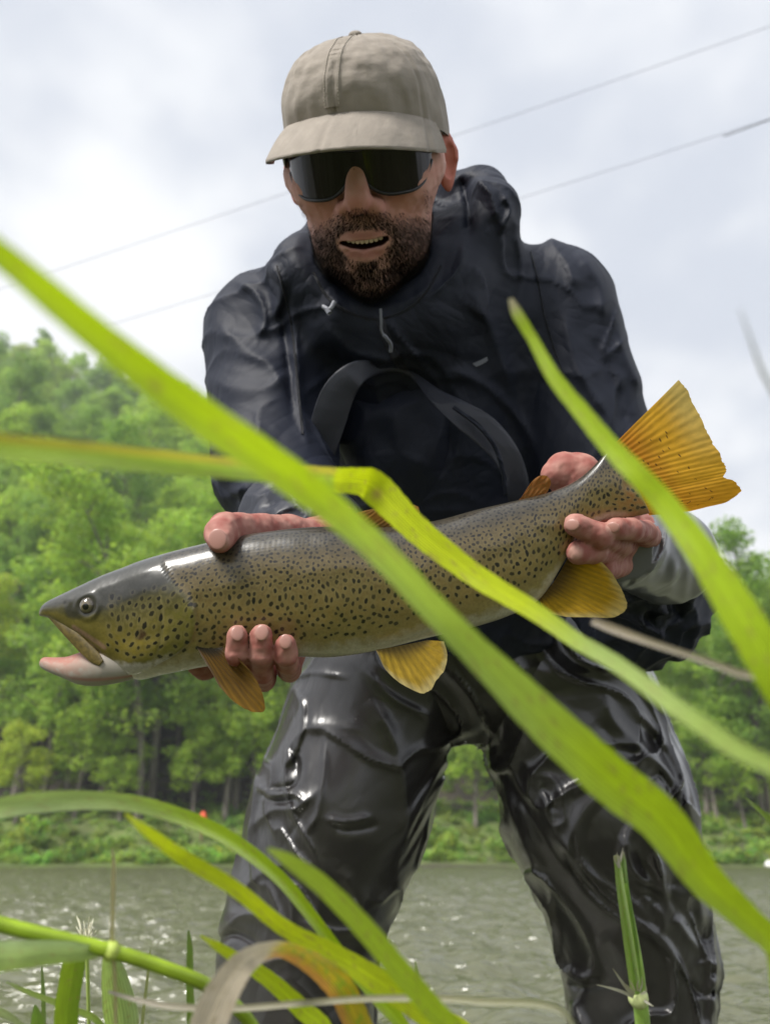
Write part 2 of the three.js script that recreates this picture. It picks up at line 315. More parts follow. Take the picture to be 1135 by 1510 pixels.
plant(SAPLING, 'low leafy sapling beside the thick pale trunk on the left bank', null, azOf(285, 46), -46, 0.85, 0, 1, 3);
{
  const got = [];
  const wanted = (x, f) => { const t = x / f; return (t > -0.66 && t < -0.12) || (t > 0.27 && t < 0.64) || (f < 62 && t > -0.02 && t < 0.24); };
  for (let i = 0; i < 26000 && got.length < 290; i++) {
    const f = 52 + 104 * Math.pow(rnd(), 0.85), x = rr(-0.66, 0.64) * f; if (!wanted(x, f)) continue;
    const gap = (x / f > 0.2 ? 0.85 : 1) * lerp(3.9, 5.4, clamp((f - 52) / 80)); if (got.some((p) => (p[0] - x) ** 2 + (p[1] - f) ** 2 < gap * gap)) continue;
    got.push([x, f]);
    const tone = 0.5 + fbm(x * 0.06, f * 0.05, 4, 2) + rr(-0.25, 0.25), leaf = tone < 0.18 ? 4 : tone < 0.36 ? 2 : tone < 0.55 ? 1 : tone < 0.78 ? 0 : tone < 0.92 ? 3 : 5;
    const where = x / f < -0.05 ? 'left of' : x / f > 0.25 ? 'right of' : 'seen between the legs of', look = ['fresh green', 'mid green', 'deep green', 'yellow green', 'dark green', 'dull olive'][leaf];
    plant(HILL[x / f > 0.2 ? [0, 2, 4][i % 3] : i % 5], look + ' leafy tree in the hillside wood ' + where + ' the man', look + ' trees in the hillside wood ' + where + ' the man', x, -f, rr(0.72, 1.08) * (x / f > 0.2 ? 0.8 : 1), leaf, 1);
  }
}
{ // undergrowth of the far bank
  const shapes = [leafCloud([{ x: 0, y: 0.22, z: 0, r: 0.55, r2: 0.34 }, { x: .3, y: .45, z: .1, r: .3, r2: .25 }], 70, 0.22, 1)];
  const n = 6800, im = new THREE.InstancedMesh(shapes[0], leafMat(0.36, 0.48, 0.08), n), m = new THREE.Matrix4(), q = new THREE.Quaternion(), e = new THREE.Euler(), c = new THREE.Color();
  for (let i = 0; i < n; i++) {
    const f = FAR + 0.1 + 17 * Math.pow(rnd(), 1.35), x = rr(-0.7, 0.66) * f, s = rr(0.3, 1.1) * (0.75 + 1.1 * fbm(x * .3, f * .45, 7, 3)) * (f > 47 ? 0.7 : 1);
    m.compose(new THREE.Vector3(x, groundY(x, -f) - 0.05, -f), q.setFromEuler(e.set(rr(-.2, .2), rr(0, 6.28), rr(-.2, .2))), new THREE.Vector3(s, s * rr(0.6, 1.2), s));
    const t = clamp(0.75 + 0.6 * fbm(x * .35, f * .5, 2, 3) + rr(-.2, .2), 0.35, 1.3); c.setRGB(t * rr(0.62, 1.08), t, t * rr(0.7, 1.2));
    im.setMatrixAt(i, m); im.setColorAt(i, c);
  }
  im.name = 'bank_undergrowth'; im.castShadow = im.receiveShadow = true; scene.add(tag(im, 'low green plants covering the far river bank', null, null, 'stuff'));
}
{ // small things on the far bank
  const f = 43.4, x = azOf(301, f), t = thing('marker_post', 'small orange red marker standing on the far bank left of the man', 'marker post', new THREE.Vector3(x, groundY(x, -f), -f));
  const om = MS({ color: rgb(0.75, 0.09, 0.03), roughness: 0.5 });
  mesh('post', new THREE.CylinderGeometry(0.05, 0.05, 0.9, 10).translate(0, 0.45, 0), MS({ color: rgb(.2, .12, .07), roughness: .9 }), t);
  mesh('float', new THREE.LatheGeometry([[0, 0.75], [0.14, 0.8], [0.19, 0.95], [0.17, 1.2], [0.08, 1.38], [0, 1.42]].map((p) => new THREE.Vector2(...p)), 14), om, t);
  const f2 = 39.0, x2 = azOf(1127, f2), r = new THREE.IcosahedronGeometry(0.34, 3), p = r.attributes.position;
  for (let i = 0; i < p.count; i++) { const k = 1 + 0.35 * n3(p.getX(i) * 3, p.getY(i) * 3, p.getZ(i) * 3); p.setXYZ(i, p.getX(i) * k * 1.15, p.getY(i) * k * 0.55, p.getZ(i) * k); } r.computeVertexNormals();
  const w = mesh('rock', r, MS({ color: rgb(.75, .74, .72), roughness: .8 }), scene); w.position.set(x2, 0.08, -f2); tag(w, 'small white rock at the waterline on the right', 'rock');
}
scene.fog = new THREE.FogExp2(new THREE.Color(0.88, 0.92, 0.97), 0.0008);
// overhead wires
{
  const wm = MS({ color: rgb(0.10, 0.10, 0.11), roughness: 0.6 });
  const line = (a, b, sag, r, label) => { const pa = toW(P(...a)), pb = toW(P(...b)), pts = []; for (let i = 0; i <= 8; i++) { const t = i / 8, v = pa.clone().lerp(pb, t); v.y -= sag * 4 * t * (1 - t); pts.push(v); }
    const o = pa.clone(); const g = tube(pts.map((v) => v.clone().sub(o)), r, 60, 6), m = mesh('overhead_wire', g, wm, scene); m.position.copy(o); return tag(m, label, 'overhead wire', null); };
  line([-60, 446, 34], [1240, 2, 27], 0.12, 0.009, 'upper thin overhead wire crossing the sky behind the cap');
  const w2 = line([140, 486, 34], [1240, 141, 27], 0.1, 0.009, 'lower thin overhead wire meeting the hood on the right');
  const a = toW(P(1066, 201, 27.75)), b = toW(P(1150, 171, 27.3)); const s = tube([a, b].map((v) => v.clone().sub(w2.position)), 0.020, 4, 8); mesh('splice_sleeve', s, MS({ color: rgb(.05, .05, .055), roughness: .6 }), w2);
}
// ================= the trout =================
const lin = (k, x) => { for (let i = 0; i + 1 < k.length; i++) if (x <= k[i + 1][0] || i + 2 === k.length) return lerp(k[i][1], k[i + 1][1], clamp((x - k[i][0]) / (k[i + 1][0] - k[i][0]))); };
const STN = [[61, 899, 61, 908], [70, 887.5, 82, 914], [107, 869, 112, 936], [151, 848.5, 150, 966], [180, 837.5, 172, 985], [207, 827, 205, 1001], [247, 815, 243, 994], [299, 802, 299, 983], [358, 789, 360, 974], [430, 779.5, 432, 968], [490, 776.5, 490, 968], [550, 778, 552, 959], [600, 775, 625, 941], [650, 766, 690, 926], [701, 752, 745, 909], [753, 740, 793, 884], [806, 727, 828, 832], [845, 711, 850, 792], [872, 690, 885, 768], [890, 671, 925, 764], [907, 657, 957, 757]];
const HALF = [[0, .004], [1, .010], [2, .0165], [3, .0215], [4, .0245], [5, .027], [6, .0295], [7, .0305], [8, .0315], [10, .0335], [12, .0315], [14, .0265], [15, .0225], [16, .0175], [17, .0135], [18, .0105], [19, .0075], [20, .0035]];
const fishD = (px) => 0.635 + 0.00004 * Math.max(px - 300, 0);
const GILL = [[815, 243], [831, 251], [853, 270], [872, 290], [890, 300], [912, 303.5], [935, 296], [955, 275], [975, 240], [990, 200]];
function fishRow(t, n, stn = STN, half = HALF, relief = true) {
  const k = t * (stn.length - 1), i = Math.min(Math.floor(k), stn.length - 2), f = k - i, g = (q) => { const a = stn[Math.max(i - 1, 0)][q], b = stn[i][q], c = stn[i + 1][q], d = stn[Math.min(i + 2, stn.length - 1)][q], m1 = (c - a) / 2, m2 = (d - b) / 2, f2 = f * f, f3 = f2 * f; return (2 * f3 - 3 * f2 + 1) * b + (f3 - 2 * f2 + f) * m1 + (-2 * f3 + 3 * f2) * c + (f3 - f2) * m2; };
  const T = [g(0), g(1)], B = [g(2), g(3)], d = fishD((T[0] + B[0]) / 2), w = lin(half, k), a = P(...T, d), b = P(...B, d), row = [];
  for (let j = 0; j < n; j++) {
    const th = j / n * 2 * Math.PI, c = Math.cos(th), s = Math.sin(th), e = 0.88, cc = Math.sign(c) * Math.pow(Math.abs(c), e), ss = Math.sign(s) * Math.pow(Math.abs(s), e), u = (1 + cc) / 2;
    let ww = w;
    const px = lerp(B[0], T[0], u), py = lerp(B[1], T[1], u);
    if (relief) {
      const dx = lin(GILL, py) - px;
      ww += 0.0030 * smooth(-2.0, 2.0, dx) * (1 - smooth(20, 95, dx)) * smooth(812, 835, py);
      ww -= 0.0007 * Math.exp(-(((px - 257 + 0.004 * (py - 905) ** 2) / 3) ** 2)) * smooth(850, 875, py) * (px < 300 ? 1 : 0);
      ww += 0.0013 * Math.exp(-((Math.hypot(px - 143, py - 889) - 17) ** 2) / 18) + 0.0008 * Math.exp(-(((py - (880 - (px - 120) * 0.38)) / 6) ** 2)) * smooth(95, 110, px) * (1 - smooth(230, 250, px));
      ww -= 0.0012 * Math.exp(-(((px - 108) ** 2 + (py - 886) ** 2) / 16));
      ww += 0.00035 * n3(px * 0.02, py * 0.03, 3);
    }
    row.push([lerp(b[0], a[0], u), lerp(b[1], a[1], u), -d + ww * ss]);
  }
  return row;
}
const stnAt = (t) => { const r = fishRow(t, 2, STN, HALF, false); return [567.5 + F * r[0][0] / -r[0][2], 755 - F * r[0][1] / -r[0][2], 567.5 + F * r[1][0] / -r[1][2], 755 - F * r[1][1] / -r[1][2]]; };
const fishFront = (px, py) => {           // distance of the fish's near flank at a place
  let best = [1e9, 0, 0]; for (let q = 0; q <= 200; q++) { const r = fishRow(q / 200, 4, STN, HALF, false), T = r[0], B = r[2], X = (px - 567.5) / F * -T[2], Y = (755 - py) / F * -T[2], ux = T[0] - B[0], uy = T[1] - B[1], L = Math.hypot(ux, uy), k = Math.abs(((X - B[0]) * uy - (Y - B[1]) * ux) / L); if (k < best[0]) best = [k, q / 200, ((X - B[0]) * ux + (Y - B[1]) * uy) / L / L]; }
  const k = best[1] * (STN.length - 1), v = clamp(best[2] * 2 - 1, -1, 1); return -fishRow(best[1], 4, STN, HALF, false)[0][2] - lin(HALF, k) * Math.pow(1 - Math.pow(Math.abs(v), 2 / .88), .44);
};
const fish = thing('trout', 'large spotted brown trout with open jaws held in both hands of the man', 'fish', toW(P(520, 975, 0.64)));
{
  // markings laid out along the body (u) and round it (v, 0 = back, 0.5 = belly)
  const W = 2048, H = 1024, spots = [], NS = STN.length - 1;
  const vScale = (u, vv) => { const a = fishRow(u, 2, STN, HALF, false), h = Math.hypot(a[0][0] - a[1][0], a[0][1] - a[1][1]), th = vv * 2 * Math.PI; return 2 * Math.PI * Math.hypot(h / 2 * Math.sin(th), lin(HALF, u * NS) * Math.cos(th)) / H; };
  const grid = new Map(), key = (x, y) => Math.floor(x / 14) + ',' + Math.floor(y / 14);
  const sizeAt = (u) => { const i = u * NS, a = fishRow(u, 2, STN, HALF, false); const h = Math.hypot(a[0][0] - a[1][0], a[0][1] - a[1][1]), a2 = fishRow(Math.min(u + 0.01, 1), 2, STN, HALF, false), a1 = fishRow(Math.max(u - 0.01, 0), 2, STN, HALF, false), L = Math.hypot((a2[0][0] + a2[1][0] - a1[0][0] - a1[1][0]) / 2, (a2[0][1] + a2[1][1] - a1[0][1] - a1[1][1]) / 2) / (Math.min(u + .01, 1) - Math.max(u - .01, 0)); return [L / W, (h * 1.15 + lin(HALF, i) * 2.6) / H]; };
  const SZ = []; for (let i = 0; i <= 100; i++) SZ.push(sizeAt(i / 100));
  const per = (u) => SZ[Math.round(clamp(u) * 100)];
  for (let side = 0; side < 2; side++) for (let i = 0, n = 0; i < 30000 && n < 2600; i++) {
    const u = rr(0.17, 0.99), vv = rr(0.05, 0.45), onHead = u < 0.355 - Math.abs(vv - .3) * .25, low = lin([[0, .26], [.28, .335], [.36, .345], [.55, .33], [.65, .30], [.8, .315], [1, .40]], u) + rr(-.03, .02);
    if (vv > low || (onHead && (vv < 0.17 || u < .2)) ) continue;
    if (!onHead && vv > low - 0.07 && rnd() < 0.45) continue;
    const sz = [per(u)[0], vScale(u, vv)], gap = (onHead ? 0.0062 : lerp(0.0031, 0.0045, smooth(.12, .33, vv))) * rr(.85, 1.2), r = (onHead ? rr(.0013, .0021) : rr(.00098, .00162) * lerp(.9, 1.15, smooth(.15, .3, vv))), v = side ? 1 - vv : vv;
    let ok = true; const gx = Math.floor(u * W / 14), gy = Math.floor(v * H / 14);
    for (let a = -3; a <= 3 && ok; a++) for (let b = -3; b <= 3 && ok; b++) for (const s of grid.get((gx + a) + ',' + (gy + b)) ?? []) if (Math.hypot((s.u - u) * W * sz[0], (s.v - v) * H * sz[1]) < gap) { ok = false; break; }
    if (!ok) continue;
    const s = { sz, u, v, r, e: rr(.8, 1.35), a: rr(0, 3.14), head: onHead, w: rr(.75, 1) }; spots.push(s); n++;
    const k = key(u * W, v * H); if (!grid.has(k)) grid.set(k, []); grid.get(k).push(s);
  }
  const dark = new Float32Array(W * H), halo = new Float32Array(W * H);
  for (const s of spots) {
    const sz = s.sz, R = s.r * 3, x0 = Math.floor(s.u * W - R / sz[0]), x1 = Math.ceil(s.u * W + R / sz[0]), y0 = Math.floor(s.v * H - R / sz[1]), y1 = Math.ceil(s.v * H + R / sz[1]), ca = Math.cos(s.a), sa = Math.sin(s.a);
    for (let y = Math.max(y0, 0); y < Math.min(y1, H); y++) for (let x = Math.max(x0, 0); x < Math.min(x1, W); x++) {
      const dx = (x + .5 - s.u * W) * sz[0], dy = (y + .5 - s.v * H) * sz[1], a = (dx * ca + dy * sa) * s.e, b = (dy * ca - dx * sa) / s.e, d = Math.hypot(a, b) * (1 + 0.22 * n3(x * .12, y * .12, 2)), o = y * W + x;
      dark[o] = Math.max(dark[o], (1 - smooth(s.r * .72, s.r * 1.12, d)) * s.w); halo[o] = Math.max(halo[o], 1 - smooth(s.r * 1.3, s.r * 2.5, d));
    }
  }
  const rowsAt = []; for (let i = 0; i <= 512; i++) rowsAt.push(stnAt(i / 512));
  const segD = (x, y, p) => { let m = 1e9; for (let i = 0; i + 1 < p.length; i++) { const [ax, ay] = p[i], bx = p[i + 1][0] - ax, by = p[i + 1][1] - ay, t = clamp(((x - ax) * bx + (y - ay) * by) / (bx * bx + by * by)); m = Math.min(m, Math.hypot(x - ax - bx * t, y - ay - by * t)); } return m; };
  const map = texture(W, H, (u, v) => {
    const vv = v < .5 ? v : 1 - v, o = Math.floor(v * H) * W + Math.floor(u * W), r = rowsAt[Math.round(u * 512)], c0 = Math.cos(vv * 2 * Math.PI), w = (1 + Math.sign(c0) * Math.pow(Math.abs(c0), .88)) / 2, x = lerp(r[2], r[0], w), y = lerp(r[3], r[1], w);
    const nz = fbm(x * .045, y * .05, v < .5 ? 2 : 7, 4), ww = w + .05 * nz, e = lin(GILL, y) - x;
    let c = mix3([.46, .42, .33], [.26, .205, .07], smooth(.05, .18, ww)); c = mix3(c, [.205, .148, .044], smooth(.15, .34, ww)); c = mix3(c, [.122, .089, .034], smooth(.36, .66, ww)); c = mix3(c, [.042, .036, .025], smooth(.7, .95, ww));
    c = mix3(c, [.24, .10, .018], smooth(880, 935, x) * smooth(.75, .3, ww) * .9);
    if (e > -3) {
      let h = mix3([.15, .122, .024], [.075, .066, .022], smooth(.42, .62, ww)); h = mix3(h, [.046, .045, .038], smooth(.62, .8, ww));
      h = mix3(h, [.25, .19, .03], .8 * Math.exp(-(((x - 215) / 55) ** 2 + ((y - 945) / 17) ** 2)));
      h = mix3(h, [.17, .155, .03], .7 * smooth(60, 8, e) * smooth(.62, .5, ww));
      h = mix3(h, [.028, .027, .022], .85 * smooth(17, 6, segD(x, y, [[118, 897], [143, 892], [190, 876], [246, 850]]) + 6 * nz));
      h = mix3(h, [.42, .38, .33], smooth(-5, 6, y - lin([[150, 985], [165, 972], [230, 968], [290, 950]], x) + 8 * nz));
      h = mix3(h, [.30, .17, .13], .7 * smooth(6, 1.5, segD(x, y, [[122, 921], [148, 936], [168, 948]])));
      h = mix3(h, [.05, .02, .012], .9 * smooth(11, 4, Math.hypot(x - 224, (y - 928) * .9) + 5 * nz));
      h = mix3(h, [.025, .022, .018], .85 * smooth(4, 1, Math.hypot(x - 107, y - 886)));
      h = mix3(h, [.21, .18, .07], .5 * smooth(2.6, .8, Math.abs(x - 257 + .004 * (y - 905) ** 2)) * smooth(860, 880, y));
      c = mix3(c, h, smooth(-1.5, 1, e));
    }
    const n = 1 + .26 * fbm(x * .16, y * .16, 8, 3); c = c.map((q) => q * n);
    c = mix3(c, [.20, .165, .065], halo[o] * .45 * smooth(.85, .5, w)); c = mix3(c, [.007, .006, .005], dark[o]);
    return c;
  }, true, false);
  const bump = texture(1024, 512, (u, v) => { const s = Math.sin(u * 620 + v * 300), q = Math.sin(u * 620 - v * 300); return .5 + (u > .36 && u < .98 ? .05 * s * q : 0) + .2 * fbm(u * 30, v * 14, 3, 3); }, false, false);
  const skin = MS({ map, bumpMap: bump, bumpScale: 0.0006, roughness: 0.34, clearcoat: 0.55, clearcoatRoughness: 0.16, specularIntensity: 0.8 });
  const rows = []; for (let i = 0; i <= 300; i++) rows.push(fishRow(i / 300, 150));
  const bodyG = loft(rows, { ring: true, caps: true, flip: true, uv: (a, b) => [a * .998 + .001, b] });
  const LJ = [[60, 974, 60, 981], [65, 969.5, 66, 986.5], [80, 970, 82, 993], [97, 969, 102, 1000], [114, 963.5, 121, 1007.5], [136, 956.5, 142, 1010], [162, 951, 167, 1007.5], [195, 957, 200, 1000], [228, 968, 234, 986]];
  const JH = [[0, .002], [1, .0055], [2, .010], [3, .014], [4, .0175], [5, .020], [6, .0222], [7, .019], [8, .006]];
  const jr = []; for (let i = 0; i <= 60; i++) jr.push(fishRow(i / 60, 60, LJ, JH, false));
  const jawG = loft(jr, { ring: true, caps: true, flip: true, uv: (a, b) => [a, b] });
  const jawMap = texture(256, 256, (u, v) => { const vv = v < .5 ? v : 1 - v, n = .1 * fbm(u * 12, v * 12, 2, 3); let c = mix3([.40, .17, .13], [.38, .25, .20], smooth(.06, .2, vv + n)); c = mix3(c, [.40, .36, .31], smooth(.2, .33, vv + n)); c = mix3(c, [.36, .33, .28], smooth(.45, .85, u)); c = c.map((x) => x * .92); return mix3(c, [.36, .17, .14], Math.exp(-(((vv - .3 - (u - .5) * .12) / .02) ** 2)) * smooth(.3, .6, u) * .8); }, true, false);
  const body = vpart('body', bodyG, skin, fish);
  vpart('lower_jaw', jawG, MS({ map: jawMap, roughness: .6, specularIntensity: .6 }), fish);
  // upper jaw bone, both sides
  const mx = spline([[78, 905, 3], [98, 918, 6.5], [118, 933, 8.5], [138, 950, 9.5], [154, 963, 9], [164, 971, 5]], 30);
  for (const s of [1, -1]) {
    const g = loft(mx.map(([x, y, w], i) => { const d = fishD(x), zf = Math.max(lin([[80, .0085], [112, .015], [150, .0205], [165, .0225]], x), 0), r = []; for (let j = 0; j < 14; j++) { const a = j / 14 * 2 * Math.PI, dx = 0.62 * Math.cos(a) * w, dy = -0.78 * Math.cos(a) * w; const p = P(x + dx, y + dy, d); p[2] = -d + s * (zf - .0007 + Math.sin(a) * .0013); r.push(p); } return r; }), { ring: true, caps: true });
    vpart('upper_jaw', g, MS({ map: texture(64, 128, (u, v) => mix3([.085, .062, .018], [.16, .115, .03], clamp(.5 + fbm(u * 6, v * 14, 3, 3)))), roughness: .35, clearcoat: .5, clearcoatRoughness: .2 }), fish);
  }
  for (const s of [1, -1]) {
    const px = 142.5, py = 889.5, d0 = fishD(px), zf = d0 - fishFront(px, py), c = P(px, py, d0); c[2] = -d0 + s * (zf - .0032);
    const R = .0068, iris = texture(128, 128, (u, v) => { const d = Math.hypot(u - .5, v - .5) * 2 * 3.2; if (d < .46) return [.003, .003, .004]; if (d < .51) return [.22, .17, .08]; return mix3([.17, .14, .09], [.06, .05, .035], clamp((d - .55) / .5 + .5 * fbm(u * 20, v * 20, 1, 3))); }, true, false);
    const g = new THREE.SphereGeometry(R, 40, 28), p = g.attributes.position, uv = g.attributes.uv; for (let i = 0; i < p.count; i++) uv.setXY(i, .5 + p.getX(i) / R * .5 * .8 * .5, .5 + p.getY(i) / R * .5 * .8 * .5);
    if (s < 0) g.rotateY(Math.PI); g.translate(...c);
    vpart('eye', g, MS({ map: iris, roughness: .08, clearcoat: 1, clearcoatRoughness: .03 }), fish);
  }
  // fins: rays fanned from a base line to a ragged edge
  function fin(name, base, edge, d0, d1, rays, colour, bow = 0, fray = 1, label) {
    const S = 120, T = 26, b = spline(base, S), e = spline(edge, S, .42), rows = [];
    for (let i = 0; i <= S; i++) { const s = i / S, r = [], j = 1 + fray * (.012 * n3(s * rays * .35, 4, rays) + .007 * n3(s * rays * 2.1, 1, rays)); for (let k = 0; k <= T; k++) { const t = k / T, px = lerp(b[i][0], e[i][0], t * j), py = lerp(b[i][1], e[i][1], t * j), p = P(px, py, lerp(d0, d1, t)); p[2] += .00028 * Math.sin(s * rays * 2 * Math.PI) * (1 - .5 * t) * smooth(0, .1, t) + bow * Math.sin(s * 3.1 + .4) * t + .0012 * n3(s * 5, t * 2, rays) * t; r.push(p); } rows.push(r); }
    const map = texture(512, 256, (u, v) => colour(v, u, .5 + .5 * Math.cos(v * rays * 2 * Math.PI)), true, false);
    const m = vpart(name, loft(rows, { uv: (a, c) => [c, a] }), MS({ map, roughness: .95, specularIntensity: .3, clearcoat: .08, clearcoatRoughness: .3, transmission: .6, thickness: 0, side: THREE.DoubleSide }), fish);
    if (label) m.userData.label = label; return m;
  }
  const finSpots = []; for (let i = 0; i < 46; i++) finSpots.push([rr(.1, .92), rr(.08, .75), rr(.007, .013)]);
  fin('tail_fin', [[893, 667], [912, 690], [932, 722], [948, 748], [957, 760]], [[998, 561], [1011, 580], [1027, 612], [1042, 645], [1052, 664], [1062, 682], [1067, 694], [1063, 704], [1082, 712], [1089, 725], [1070, 740], [1044, 747], [1018, 754]], fishD(910), fishD(910) + .015, 26, (s, t, r) => {
    let c = mix3([.64, .24, .015], [.82, .46, .03], smooth(.1, .6, t)); c = mix3(c, [.70, .52, .14], smooth(.6, .95, t) * smooth(.5, .05, s)); c = mix3(c, [.68, .30, .012], smooth(.45, .8, s) * .6);
    c = c.map((x) => x * (.86 + .16 * r + .2 * fbm(s * 40, t * 6, 1, 3))); for (const [a, b, q] of finSpots) { const d = Math.hypot((s - a) * .85, (t - b) * 1.1); if (d < q) c = mix3(c, [.05, .02, .01], .8 * (1 - smooth(q * .5, q, d))); } return c;
  }, .006);
  const amber = (dark, mid, tip) => (s, t, r) => { let c = mix3(dark, mid, smooth(.02, .4, t)); c = mix3(c, tip, smooth(.72, 1, t + .1 * fbm(s * 9, t * 3, 2, 2))); return c.map((x) => x * (.74 + .28 * r + .22 * fbm(s * 30, t * 5, 4, 3))); };
  fin('anal_fin', [[795, 884], [810, 866], [826, 842], [842, 812]], [[801, 903], [835, 909], [880, 910], [906, 909], [924, 894], [917, 874], [905, 850], [884, 824]], fishD(830), fishD(830) - .012, 15, amber([.18, .11, .025], [.60, .36, .014], [.60, .46, .14]), .003);
  fin('pelvic_fin', [[554, 958], [580, 954], [606, 949], [630, 944]], [[556, 962], [568, 986], [590, 1006], [622, 1021], [635, 1016], [642, 1003], [654, 990], [659, 966], [654, 946]], fishD(600) - .022, fishD(600) - .036, 11, amber([.22, .15, .04], [.54, .35, .03], [.62, .50, .2]), .003);
  fin('pectoral_fin', [[289, 953], [300, 955], [314, 956], [328, 954]], [[305, 978], [325, 1010], [346, 1033], [372, 1047], [390, 1049], [391, 1038], [386, 1016], [370, 990], [346, 966]], fishD(310) - .027, fishD(310) - .046, 10, (s, t, r) => { let c = mix3([.05, .04, .02], [.17, .088, .006], smooth(.03, .22, t)); c = mix3(c, [.28, .15, .012], smooth(.55, 1, t)); return c.map((x) => x * (.66 + .4 * r + .2 * fbm(s * 25, t * 5, 4, 3))); }, .004, 1, 'brownish amber pectoral fin spread below the gill');
  fin('pectoral_fin', [[300, 975], [310, 976], [320, 976], [328, 974]], [[330, 985], [345, 995], [362, 1003], [380, 1008], [390, 1004], [385, 996], [372, 985], [350, 978], [338, 974]], fishD(310) + .02, fishD(310) + .04, 10, amber([.05, .04, .02], [.27, .16, .025], [.4, .25, .05]), .003);
  fin('dorsal_fin', [[492, 778], [520, 780], [556, 780], [596, 778]], [[506, 764], [530, 755], [556, 749], [580, 744], [604, 743], [616, 748], [618, 758], [614, 770]], fishD(550), fishD(550), 12, amber([.16, .09, .025], [.38, .19, .03], [.42, .22, .06]), .002);
  fin('adipose_fin', [[764, 738], [775, 735], [787, 732], [799, 729]], [[770, 731], [782, 712], [794, 702], [806, 702], [812, 712], [806, 727]], fishD(790), fishD(790), 5, (s, t) => [.40 * (.8 + .3 * fbm(s * 9, t * 9, 1, 2)), .13, .025], .001, .3, 'small orange adipose fin');
}
// ================= the man =================
const base = toW([0, 0, 0]); base.set(0.10, -0.3, -1.2);
const man = thing('person', 'man in cap, sunglasses, dark jacket and black waders bending forward with a trout', 'person', base);
// head: its own axes, x to the right in the picture, y up through the crown, z out of the face
const HO = V3(P(540, 227, 0.90)), HM = new THREE.Matrix4();
{
  const el = -31.5 * Math.PI / 180, az = -6.5 * Math.PI / 180, z = new THREE.Vector3(Math.sin(az) * Math.cos(el), Math.sin(el), Math.cos(az) * Math.cos(el)), x = new THREE.Vector3(0, 1, 0).cross(z).normalize(), y = z.clone().cross(x);
  const roll = -2.5 * Math.PI / 180, x2 = x.clone().multiplyScalar(Math.cos(roll)).addScaledVector(y, -Math.sin(roll)), y2 = z.clone().cross(x2);
  HM.makeBasis(x2, y2, z).setPosition(HO);
}
const HI = HM.clone().invert(), hv = new THREE.Vector3();
function hpart(name, geo, mat, parent = man) { geo.applyMatrix4(HM); return vpart(name, geo, mat, man, parent); }
const headBall = (x, y, z) => {
  let d = ell(x, y, z, [0, .024, -.012], [.077, .079, .094]);
  d = smin(d, ell(x, y, z, [0, -.03, .022], [.0705, .085, .068]), .03);
  d = smin(d, ell(x, y, z, [0, -.094, .040], [.057, .038, .046]), .03);
  d = smin(d, cap(x, y, z, [0, -.05, -.035], [0, -.17, -.10], .055, .062), .03);
  return d;
};
function headF(x0, y, z) {
  const x = x0 / 1.06;
  let d = headBall(x, y, z); if (d > .07) return d;
  const ax = Math.abs(x);
  d = smin(d, ell(x, y, z, [0, -.121, .071], [.024, .018, .020]), .022);
  d = smin(d, cap(ax, y, z, [.045, -.024, .060], [.061, -.012, .036], .021, .02), .022);
  d = smin(d, cap(ax, y, z, [.008, .028, .080], [.042, .026, .068], .013, .012), .018);
  d = smin(d, cap(x, y, z, [0, .016, .088], [0, -.030, .107], .0075, .0132), .014);
  d = smin(d, ell(ax, y, z, [.0155, -.0375, .0970], [.0090, .0082, .012]), .007);
  d = smin(d, ell(x, y, z, [0, -.068, .066], [.038, .032, .030]), .02);
  d = Math.max(d, -ell(ax, y, z, [.031, .004, .088], [.017, .010, .013]) - .001);        // eye hollows
  d = smin(d, ell(ax, y, z, [.031, .004, .073], [.0135, .012, .0125]), .004);
  d = Math.max(d, -ell(ax, y, z, [.0075, -.0465, .103], [.0042, .003, .006]));            // nostrils
  d = smin(d, cap(ax, y, z, [0, -.0648, .0935], [.024, -.0625, .080], .0050, .0030), .006);
  d = smin(d, cap(ax, y, z, [0, -.0885, .0890], [.022, -.074, .080], .0066, .0030), .007);
  const open = ell(x, y - 6.5 * x * x, z, [0, -.0760, .092], [.0255, .0044, .024]); if (open < .01) d = Math.max(d, -open);
  // ears
  const ex = ax - .0755, ey = y + .018, ez = z + .004;
  if (Math.abs(ex) < .06 && Math.abs(ey) < .06) {
    const p = ex * .62 - ez * .78 - .010, q = ex * .78 + ez * .62, nar = ey < 0 ? 1 + ey * -14 : 1;
    let ear = ell(q, ey, p * nar, [0, 0, 0], [.0062, .031, .0185]);
    ear = Math.max(ear, -ell(q, ey, p, [.0062, .003, -.001], [.0058, .020, .0115]));
    ear = smin(ear, ell(q, ey, p, [.003, -.004, -.011], [.004, .007, .004]), .004);
    d = smin(d, ear, .005);
  }
  return d + .0006 * n3(x * 90, y * 90, z * 90) + .0011 * n3(x * 28, y * 28, z * 28);
}
const beardAt = (x, y, z) => {               // 0..1 where the beard grows
  if (z < -.02 || y > .012 || Math.abs(x) > .071) return 0;
  const ax = Math.abs(x), muzzle = Math.exp(-(((y + .058) / .0075) ** 2)) * smooth(.036, .026, ax) * smooth(.06, .08, z), line = smooth(-.046, -.080, y + ax * .42 - .021) , side = .12 * smooth(.052, .064, ax) * smooth(-.004, -.03, y);
  const gob = smooth(.017, .024, ax) * smooth(.040, .033, ax) * smooth(-.055, -.064, y) * smooth(.04, .06, z);
  const soul = smooth(.011, .007, ax) * smooth(-.092, -.096, y);
  let b = Math.max(muzzle, line * smooth(.0, .02, z + ax * .2), side, gob, soul);
  b *= smooth(.9, 1.35, (ax / .0275) ** 2 + ((y + .0765 - 4 * x * x) / .0165) ** 2);
  if (ax < .024 && y < -.09 && y > -.104 && ax > .010) b *= .45;
  return clamp(b);
};
const SKIN = [.60, .355, .30];
